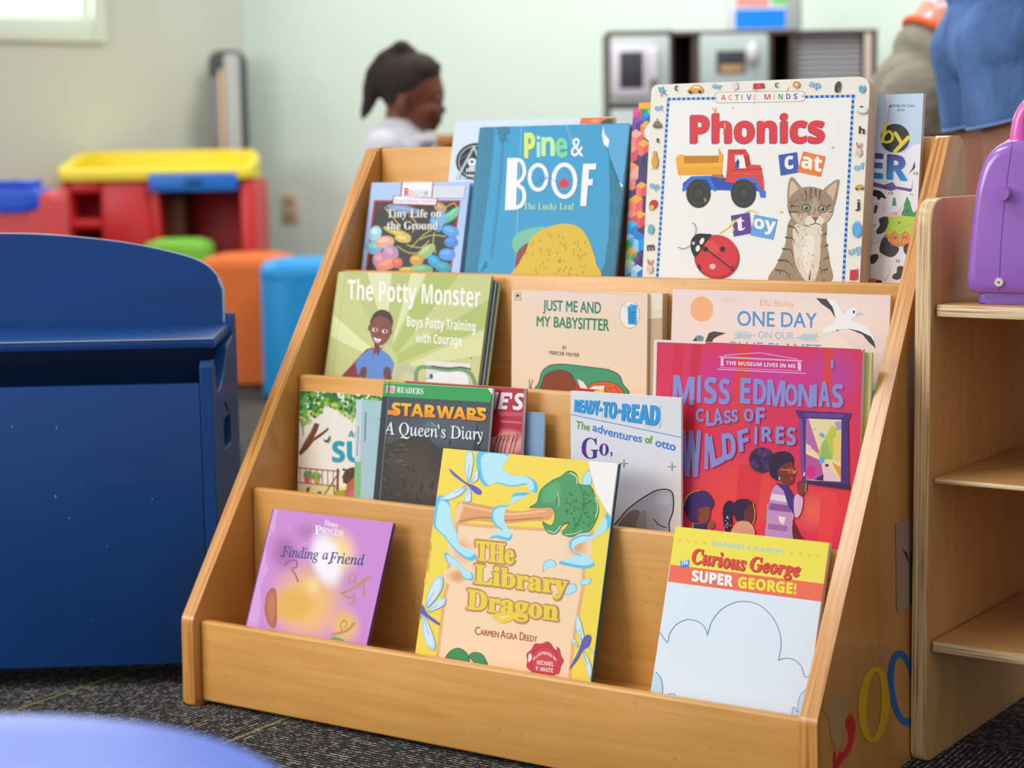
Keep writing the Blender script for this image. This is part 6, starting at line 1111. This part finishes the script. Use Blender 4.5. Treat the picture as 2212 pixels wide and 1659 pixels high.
b.poly([(294, 336), (366, 330), (362, 386), (298, 392)], '#2f8ad4'); b.text('IN', (305, 370), (352, 366), 32, '#f2f6fa', 'sb', 0.01); b.ell(1260, 397, 5, 5, '#b0a040')
b.text('SUPER', (388, 496), (708, 540), 84, '#f6f2ee', 'sb', 0.04); b.text('GEORGE!', (755, 550), (1214, 602), 84, '#f3e335', 'sb', 0.04)
CL = '#5877b0'
for pts in ([(130, 905), (190, 985), (210, 915), (270, 838), (360, 804), (450, 828), (495, 880), (510, 930)], [(510, 930), (545, 820), (620, 725), (720, 672), (820, 660), (930, 694), (1030, 790), (1082, 900), (1096, 1010), (1075, 1130)], [(1075, 1130), (1130, 1112), (1200, 1125), (1258, 1180), (1288, 1262), (1350, 1236)]): b.line(pts, 5, CL, True)
b.sm([(90, 1225), (130, 1260), (152, 1340), (148, 1420), (60, 1500), (60, 1300)], '#bcdcf0'); b.line([(100, 1222), (138, 1270), (153, 1340), (148, 1420)], 5, CL, True); b.sm([(172, 1422), (205, 1398), (245, 1400), (262, 1440), (200, 1480)], '#c9e4f4'); b.line([(172, 1422), (205, 1398), (245, 1400), (260, 1440)], 5, CL, True)
b.sm([(1320, 1350), (1260, 1390), (1232, 1470), (1232, 1545), (1195, 1505), (1185, 1600), (1300, 1660), (1360, 1400)], '#bcdcf0'); b.line([(1322, 1350), (1260, 1392), (1232, 1470), (1232, 1545)], 5, CL, True); b.line([(1232, 1545), (1196, 1503), (1184, 1560), (1192, 1620)], 5, CL, True)
b.build()

# ======== stickers on the stand's right side
SN = V((1, 0, W_/2*TAP)).normalized(); SP = V((W_+0.0006, 0, 0))
def sticker(name, shapes, lab=None):
    bm = bmesh.new(); lay = bm.loops.layers.float_color.new('Col')
    for i, (pts, c) in enumerate(shapes):
        P = [at_plane(1720+x/2.8659, 1080+y/2.8659, SP+SN*i*0.0001, SN) for x, y in pts]
        vs = [bm.verts.new(p) for p in P]
        for t in tessellate_polygon([P]):
            f = bm.faces.new([vs[k] for k in t])
            for l in f.loops: l[lay] = hexc(c)
    bmesh.ops.recalc_face_normals(bm, faces=bm.faces)
    o = mesh_obj(name, bm, M_PRINT, stand, smooth=False)
    if lab: o['label'] = lab
    return o
def ring(cx, cy, rx, ry, wx, wy, rot=0, a0=0, a1=360):
    o, i = [], []
    for k in range(33):
        a = math.radians(a0+(a1-a0)*k/32); c, s = math.cos(a), math.sin(a); r = math.radians(rot)
        f = lambda x, y: (cx+x*math.cos(r)-y*math.sin(r), cy+x*math.sin(r)+y*math.cos(r))
        o.append(f(rx*c, ry*s)); i.append(f((rx-wx)*c, (ry-wy)*s))
    return o, i
def ring_shapes(*a, c='#fff', **k):
    o, i = ring(*a, **k); return [([o[j], o[j+1], i[j+1], i[j]], c) for j in range(32)]
def flat(shapes): return shapes
def ring_sticker(name, lab, col, *a, **k):
    bm = bmesh.new(); lay = bm.loops.layers.float_color.new('Col'); o, i = ring(*a, **k)
    pv = lambda p: bm.verts.new(at_plane(1720+p[0]/2.8659, 1080+p[1]/2.8659, SP, SN))
    for j in range(32):
        f = bm.faces.new([pv(o[j]), pv(o[j+1]), pv(i[j+1]), pv(i[j])])
        for l in f.loops: l[lay] = hexc(col)
    bmesh.ops.remove_doubles(bm, verts=bm.verts, dist=1e-6); bmesh.ops.recalc_face_normals(bm, faces=bm.faces)
    s = mesh_obj(name, bm, M_PRINT, stand, smooth=False); s['label'] = lab; return s
ring_sticker('letter_sticker', 'yellow letter O sticker', '#dca818', 482, 1268, 97, 236, 52, 32, rot=3)
ring_sticker('letter_sticker', 'blue letter O sticker', '#1f66b4', 664, 1164, 92, 236, 36, 46, rot=-7)
sticker('letter_sticker', [(smooth_pts([(335, 1325), (365, 1375), (365, 1440), (345, 1530), (310, 1590), (270, 1640), (240, 1700), (215, 1740), (230, 1640), (232, 1560), (245, 1560), (250, 1610), (270, 1555), (290, 1565), (322, 1500), (322, 1430), (300, 1385)], True, 3), '#cc2c30')], 'torn red letter B sticker')
sticker('sticker_residue', [([(165, 1290), (240, 1180), (300, 1170), (330, 1220), (310, 1330), (300, 1420), (270, 1540), (240, 1540), (215, 1470), (205, 1360)], '#b48c5e')], 'pale glue residue of the letter B')
sticker('picture_label', [([(616, 145), (730, 100), (730, 650), (622, 700)], '#a08a78'), ([(640, 200), (730, 170), (730, 560), (640, 600)], '#a88678'), ([(655, 300), (690, 330), (700, 400), (680, 360)], '#5a4034'), ([(700, 330), (730, 310), (730, 640), (702, 650)], '#2f7a3c')], 'faded picture label under clear tape')

# ---------------------------------------------------------------- people in the background
def cap_(bm, p0, p1, r0, r1, seg=16):
    p0, p1 = V(p0), V(p1); tube(bm, [p0, p0.lerp(p1, 0.33), p0.lerp(p1, 0.66), p1], [r0, r0*0.67+r1*0.33, r0*0.33+r1*0.67, r1], seg); ell(bm, p0, (r0, r0, r0), u=seg, v=10); ell(bm, p1, (r1, r1, r1), u=seg, v=10)
def hand(bm, wrist, d, side, s=1.0):
    """palm, four unequal curled fingers and a thumb leaving the side of the palm"""
    wrist, d, side = V(wrist), V(d).normalized(), V(side).normalized(); nrm = d.cross(side)
    pc = wrist+d*0.045*s
    M = Matrix((side, d, nrm)).transposed().to_4x4(); ell(bm, pc, (0.04*s, 0.052*s, 0.016*s), M)
    for i, (o, l) in enumerate(((-0.03, 0.062), (-0.01, 0.074), (0.011, 0.07), (0.03, 0.055))):
        k0 = wrist+(d*0.088+side*o)*s; k1 = k0+(d*0.6+nrm*0.25)*l*s*0.9; k2 = k1+(d*0.35+nrm*0.5)*l*s*0.8
        cap_(bm, k0, k1, 0.0095*s, 0.0085*s, 8); cap_(bm, k1, k2, 0.0085*s, 0.0072*s, 8)
    t0 = wrist+(d*0.03-side*0.034)*s; t1 = t0+(d*0.35-side*0.7+nrm*0.2)*0.04*s; t2 = t1+(d*0.8-side*0.15+nrm*0.3)*0.03*s
    cap_(bm, t0, t1, 0.011*s, 0.0095*s, 8); cap_(bm, t1, t2, 0.0095*s, 0.008*s, 8)
def foot(bm, a, s=1.0):
    a = V(a); cap_(bm, a, a+V((-0.01, 0, -0.03))*s, 0.036*s, 0.034*s); cap_(bm, a+V((-0.03, 0, -0.05))*s, a+V((0.13, 0, -0.058))*s, 0.034*s, 0.024*s)

# the child in a white top, seen in profile
S_ = 4.4/F_PX
CH = facing(885, 300, 4.4)
xx = lambda px: (px-885)*S_
zz = lambda py: 0.705+(348-py)*S_
child = place(empty('person', label='young child in a white top with a dark ponytail, seen in profile facing right', cat='person'), CH)
M_SKIN = mat('deep_brown_skin', '#74412c', 0.5, 0.4, var=0.05, vscale=8); M_HAIR = mat('black_hair', '#352c29', 0.75, 0.25, bump=0.6, bscale=160)
M_WHITE = mat('white_jersey', '#dddce4', 0.85, 0.2, bump=0.2, bscale=60); M_PANTS = mat('blue_leggings', '#3a4a6a', 0.8)
def body(bm):
    E = lambda px, py, rx, rz, ry, y=0: ell(bm, (xx(px), y, zz(py)), (rx*S_, ry, rz*S_))
    E(889, 188, 69, 66, 0.066); E(914, 205, 48, 52, 0.056); E(914, 240, 42, 42, 0.05); E(914, 263, 30, 22, 0.038); E(934, 276, 12, 11, 0.018)
    E(956, 240, 10, 8, 0.014); E(950, 228, 6, 13, 0.008); E(946, 247, 9, 6, 0.015); E(948, 258, 9, 6, 0.017); E(945, 267, 9, 6, 0.015); E(938, 198, 22, 14, 0.04)
    for s in (-1, 1): ell(bm, (xx(872), s*0.066, zz(230)), (0.014, 0.008, 0.021)); ell(bm, (xx(930), s*0.034, zz(240)), (0.02, 0.018, 0.02))
    cap_(bm, (xx(868), 0, zz(240)), (xx(858), 0, zz(300)), 0.036, 0.04)
    E(852, 360, 55, 70, 0.085); E(855, 450, 52, 80, 0.08); E(855, 540, 52, 45, 0.085)
    for s in (-1, 1):
        sh, el_, wr = V((xx(842), s*0.105, zz(318))), V((xx(815), s*0.125, zz(430))), V((xx(850), s*0.115, zz(520)))
        cap_(bm, sh, el_, 0.032, 0.025); cap_(bm, el_, wr, 0.025, 0.018); hand(bm, wr, wr-el_, (1, 0, 0.2), 0.6)
        cap_(bm, (xx(855), s*0.05, zz(560)), (xx(862), s*0.055, 0.25), 0.058, 0.042); cap_(bm, (xx(862), s*0.055, 0.25), (xx(852), s*0.055, 0.06), 0.042, 0.028); foot(bm, (xx(852), s*0.055, 0.058), 0.72)
solid('body', body, M_SKIN, child, 0.0045, 3)
def hair(bm):
    E = lambda px, py, rx, rz, ry, y=0: ell(bm, (xx(px), y, zz(py)), (rx*S_, ry, rz*S_))
    E(880, 177, 70, 60, 0.072); E(905, 160, 50, 42, 0.066); E(858, 205, 32, 30, 0.058); E(872, 108, 21, 16, 0.032); E(862, 118, 16, 14, 0.028); E(888, 118, 17, 14, 0.03); E(945, 148, 12, 8, 0.02)
    tube(bm, [(xx(x), y, zz(z)) for x, z, y in ((862, 118, 0), (838, 135, -0.005), (816, 165, -0.01), (806, 195, -0.01), (802, 218, -0.01), (793, 240, -0.01), (785, 258, -0.01))], [0.022, 0.026, 0.026, 0.022, 0.018, 0.013, 0.005], 12)
solid('hair', hair, M_HAIR, child, 0.0045, 3)
def top(bm):
    E = lambda px, py, rx, rz, ry, y=0: ell(bm, (xx(px), y, zz(py)), (rx*S_, ry, rz*S_))
    E(858, 325, 62, 42, 0.1); E(856, 380, 68, 80, 0.1); E(858, 470, 66, 80, 0.097); E(905, 305, 40, 20, 0.06); cap_(bm, (xx(862), 0, zz(290)), (xx(858), 0, zz(320)), 0.052, 0.075)
    for s in (-1, 1): cap_(bm, (xx(835), s*0.102, zz(322)), (xx(806), s*0.128, zz(432)), 0.046, 0.036); cap_(bm, (xx(806), s*0.128, zz(432)), (xx(842), s*0.117, zz(508)), 0.036, 0.028)
solid('shirt', top, M_WHITE, child, 0.006, 4)
def legg(bm):
    ell(bm, (xx(856), 0, zz(550)), (0.062, 0.097, 0.06))
    for s in (-1, 1): cap_(bm, (xx(855), s*0.05, zz(560)), (xx(862), s*0.055, 0.25), 0.064, 0.05); cap_(bm, (xx(862), s*0.055, 0.25), (xx(852), s*0.055, 0.1), 0.05, 0.04)
solid('leggings', legg, M_PANTS, child, 0.006, 3)
for s in (-1, 1):
    bm = bmesh.new(); ell(bm, (xx(944), s*0.03, zz(214)), (0.009, 0.008, 0.0085)); e = mesh_obj('eye', bm, mat('eye_white', '#e4dcd4', 0.3), child)
    bm = bmesh.new(); ell(bm, (xx(944)+0.0062, s*0.0305, zz(214)), (0.0042, 0.0045, 0.0045)); mesh_obj('iris', bm, mat('dark_iris', '#241612', 0.25), e)

# adults: mostly outside the frame, hips and thighs in view
def adult(M, label, lean, skin, shorts_m, shirt_m, hair_m, hem, hemband=None, th=0.085, lx=0.0, wide=1.0, bend=0.0, hz=0.90, tilt=0.0):
    """side-on standing figure facing +x; lean is the torso direction from the hips, hem the height of the shorts' hem"""
    p = place(empty('person', label=label, cat='person'), M)
    hip = V((lx, 0, hz)); up_ = V(lean).normalized(); fwd = V((up_.z, 0, -up_.x))
    ch_ = hip+up_*0.36; nk = hip+up_*0.5; hd = nk+up_*0.13+fwd*0.03
    T = Matrix((fwd, V((0, 1, 0)), up_)).transposed().to_4x4()
    ey = lambda q: T @ V(q)
    def arms(bm, r=0.0, hands=True):
        for s in (-1, 1):
            sh = nk+V((0, s*0.175, 0))-up_*0.02; el_ = sh+V((0.05+bend*0.2, s*0.03, -0.28)); wr = el_+V((0.16, -s*0.03, -0.2))
            if hands: cap_(bm, sh, el_, 0.045, 0.035); cap_(bm, el_, wr, 0.035, 0.026); hand(bm, wr, wr-el_, (0.6, 0, 0.8))
            else: cap_(bm, sh, sh.lerp(el_, 0.6), 0.062, 0.058)
    def body(bm):
        ell(bm, hip, (0.095*wide, 0.15, 0.1)); ell(bm, hip+up_*0.18, (0.1, 0.135, 0.15), T); ell(bm, ch_, (0.115, 0.165, 0.16), T); cap_(bm, nk-up_*0.02, hd-up_*0.06, 0.058, 0.052)
        ell(bm, hd+up_*0.03, (0.095, 0.076, 0.1), T); ell(bm, hd+ey((0.025, 0, -0.04)), (0.066, 0.058, 0.07), T); ell(bm, hd+ey((0.07, 0, -0.085)), (0.02, 0.025, 0.018), T); ell(bm, hd+ey((0.1, 0, -0.02)), (0.018, 0.014, 0.016), T); ell(bm, hd+ey((0.088, 0, 0.0)), (0.012, 0.01, 0.03), T); ell(bm, hd+ey((0.083, 0, -0.055)), (0.012, 0.024, 0.008), T)
        for s in (-1, 1): ell(bm, hd+ey((-0.01, s*0.076, -0.01)), (0.018, 0.01, 0.03), T)
        arms(bm)
        for s in (-1, 1):
            y = s*0.085; cap_(bm, (lx, y, hz-0.05), (lx+0.01, y, 0.48), th, 0.058); cap_(bm, (lx+0.01, y, 0.48), (lx-0.01, y, 0.3), 0.058, 0.056); cap_(bm, (lx-0.012, y, 0.33), (lx-0.02, y, 0.09), 0.056, 0.037); foot(bm, (lx-0.02, y, 0.092))
    solid('body', body, skin, p, 0.0075, 3)
    def shorts(bm):
        ell(bm, (lx-0.02, 0, hz-0.005), (0.1*wide, 0.165, 0.10)); cap_(bm, (lx, 0, hz+0.01), hip+up_*0.1, 0.108*wide, 0.108)
        ell(bm, hip+up_*0.07, (0.118, 0.165, 0.07), T)
        for s in (-1, 1):
            y = s*0.085; tube(bm, [(lx-0.012, y, hz), (lx-0.004, y, hz*0.5+hem*0.5), (lx, y, hem)], [0.108*wide, 0.102*wide, 0.096*wide], 24); ell(bm, (lx-0.03, y, hz-0.02), (0.088*wide, 0.11, 0.085))
        for v in bm.verts:
            if v.co.z < hem+0.1: v.co.z += tilt*max(0, v.co.x-lx+0.09)*(1-max(0, v.co.z-hem)/0.1)
    so = solid('shorts', shorts, shorts_m, p, 0.0065, 6)
    bm = bmesh.new()
    for s in (-1, 1):
        r0 = 0.0965*wide
        for zc in (hem+0.002, hem+0.02): tube(bm, [(lx+r0*math.cos(a)*0.985, s*0.085+r0*math.sin(a)*0.985, zc+tilt*(r0*math.cos(a)+0.09)) for a in [2*PI*i/28 for i in range(29)]], 0.0022, 6, False)
    mesh_obj('hem_stitching', bm, hemband or shorts_m, so)
    if hemband:
        bm = bmesh.new(); tube(bm, [(lx-0.035, -0.085-0.1*wide, hz), (lx-0.03, -0.085-0.094*wide, hz*0.5+hem*0.5), (lx-0.03, -0.085-0.0885*wide, hem+0.003)], 0.0026, 6); mesh_obj('side_seam', bm, hemband, so)
    def shirt(bm):
        ell(bm, hip+up_*0.2, (0.118, 0.155, 0.13), T); ell(bm, ch_, (0.13, 0.185, 0.165), T); cap_(bm, hip+up_*0.12, ch_, 0.116, 0.125); arms(bm, 0, False)
    solid('shirt', shirt, shirt_m, p, 0.009, 3)
    def hr(bm): ell(bm, hd+up_*0.045-fwd*0.015, (0.102, 0.085, 0.098), T); ell(bm, hd-fwd*0.06-up_*0.02, (0.05, 0.07, 0.09), T)
    solid('hair', hr, hair_m, p, 0.008, 2)
    for s in (-1, 1):
        bm = bmesh.new(); ell(bm, hd+ey((0.078, s*0.032, 0.005)), (0.012, 0.012, 0.011)); e = mesh_obj('eye', bm, bpy.data.materials['eye_white'], p)
        bm = bmesh.new(); ell(bm, hd+ey((0.0865, s*0.032, 0.005)), (0.005, 0.0055, 0.0055)); mesh_obj('iris', bm, bpy.data.materials['dark_iris'], e)
    for s in (-1, 1):
        bm = bmesh.new(); prism(bm, round_poly([(lx-0.085, s*0.085-0.045), (lx+0.15, s*0.085-0.048), (lx+0.15, s*0.085+0.048), (lx-0.085, s*0.085+0.045)], 0.03), 2, 0.0, 0.014, 0.003); mesh_obj('shoe_sole', bm, mat('white_sole', '#dcdad6', 0.6), p)
    return p, hip, up_, T, fwd
M_DENIM = mat('blue_denim', '#5578b0', 0.85, 0.2, bump=0.9, bscale=26, var=0.28, vscale=16, stretch=(1, 1, 0.4)); M_STITCH = mat('pale_denim_hem', '#86a8dc', 0.85)
M_SKIN2 = mat('warm_brown_skin', '#a5705c', 0.5, 0.35, var=0.04, vscale=6); M_SKIN3 = mat('tan_brown_skin', '#9a6848', 0.5, 0.35)
M_KHAKI = mat('khaki_grey_cotton', '#8f8a7a', 0.9, 0.15, bump=0.9, bscale=14, var=0.1, vscale=9, stretch=(1, 1, 2.2))
for m_ in (M_DENIM, M_KHAKI):
    for n_ in m_.node_tree.nodes:
        if n_.type == 'BUMP': n_.inputs['Distance'].default_value = 0.016
def print_cloth():
    m = bpy.data.materials.new('patterned_pink_cloth'); nt, b = nodes(m); tc = nt.nodes.new('ShaderNodeTexCoord'); n = nt.nodes.new('ShaderNodeTexVoronoi'); n.inputs['Scale'].default_value = 22; nt.links.new(tc.outputs['Object'], n.inputs['Vector'])
    r = nt.nodes.new('ShaderNodeValToRGB'); r.color_ramp.interpolation = 'CONSTANT'; nt.links.new(n.outputs['Color'], r.inputs[0]); e = r.color_ramp.elements; e[0].color = hexc('#d9b8c4'); e[1].position = 0.75; e[1].color = hexc('#55505c')
    k = e.new(0.35); k.color = hexc('#e8e4e8'); k = e.new(0.6); k.color = hexc('#e6a08a'); nt.links.new(r.outputs[0], b.inputs['Base Color']); b.inputs['Roughness'].default_value = 0.85; return m
adult(facing(2186, 300, 3.12), 'person in blue denim shorts standing with bare legs behind the shelf unit', (0.08, 0, 1), M_SKIN2, M_DENIM, mat('white_blouse', '#e6eaee', 0.85), M_HAIR, 0.742, M_STITCH, tilt=0.25)
P2, hip2, up2, T2, fw2 = adult(facing(1996, 300, 3.8), 'person in khaki grey shorts and a patterned top bending forward by the play kitchen', (0.6, 0, 0.8), M_SKIN3, M_KHAKI, print_cloth(), bpy.data.materials['black_hair'], 0.742, None, 0.08, 0.0, 0.9, 1.0, 0.825)
bm = bmesh.new(); pts_ = [hip2+up2*0.10+T2 @ V((0.117*math.cos(a), 0.166*math.sin(a), 0)) for a in [2*PI*i/32 for i in range(33)]]
tube(bm, pts_, 0.008, 8, False); mesh_obj('waistband', bm, mat('bright_orange_knit', '#f0642c', 0.8), P2)
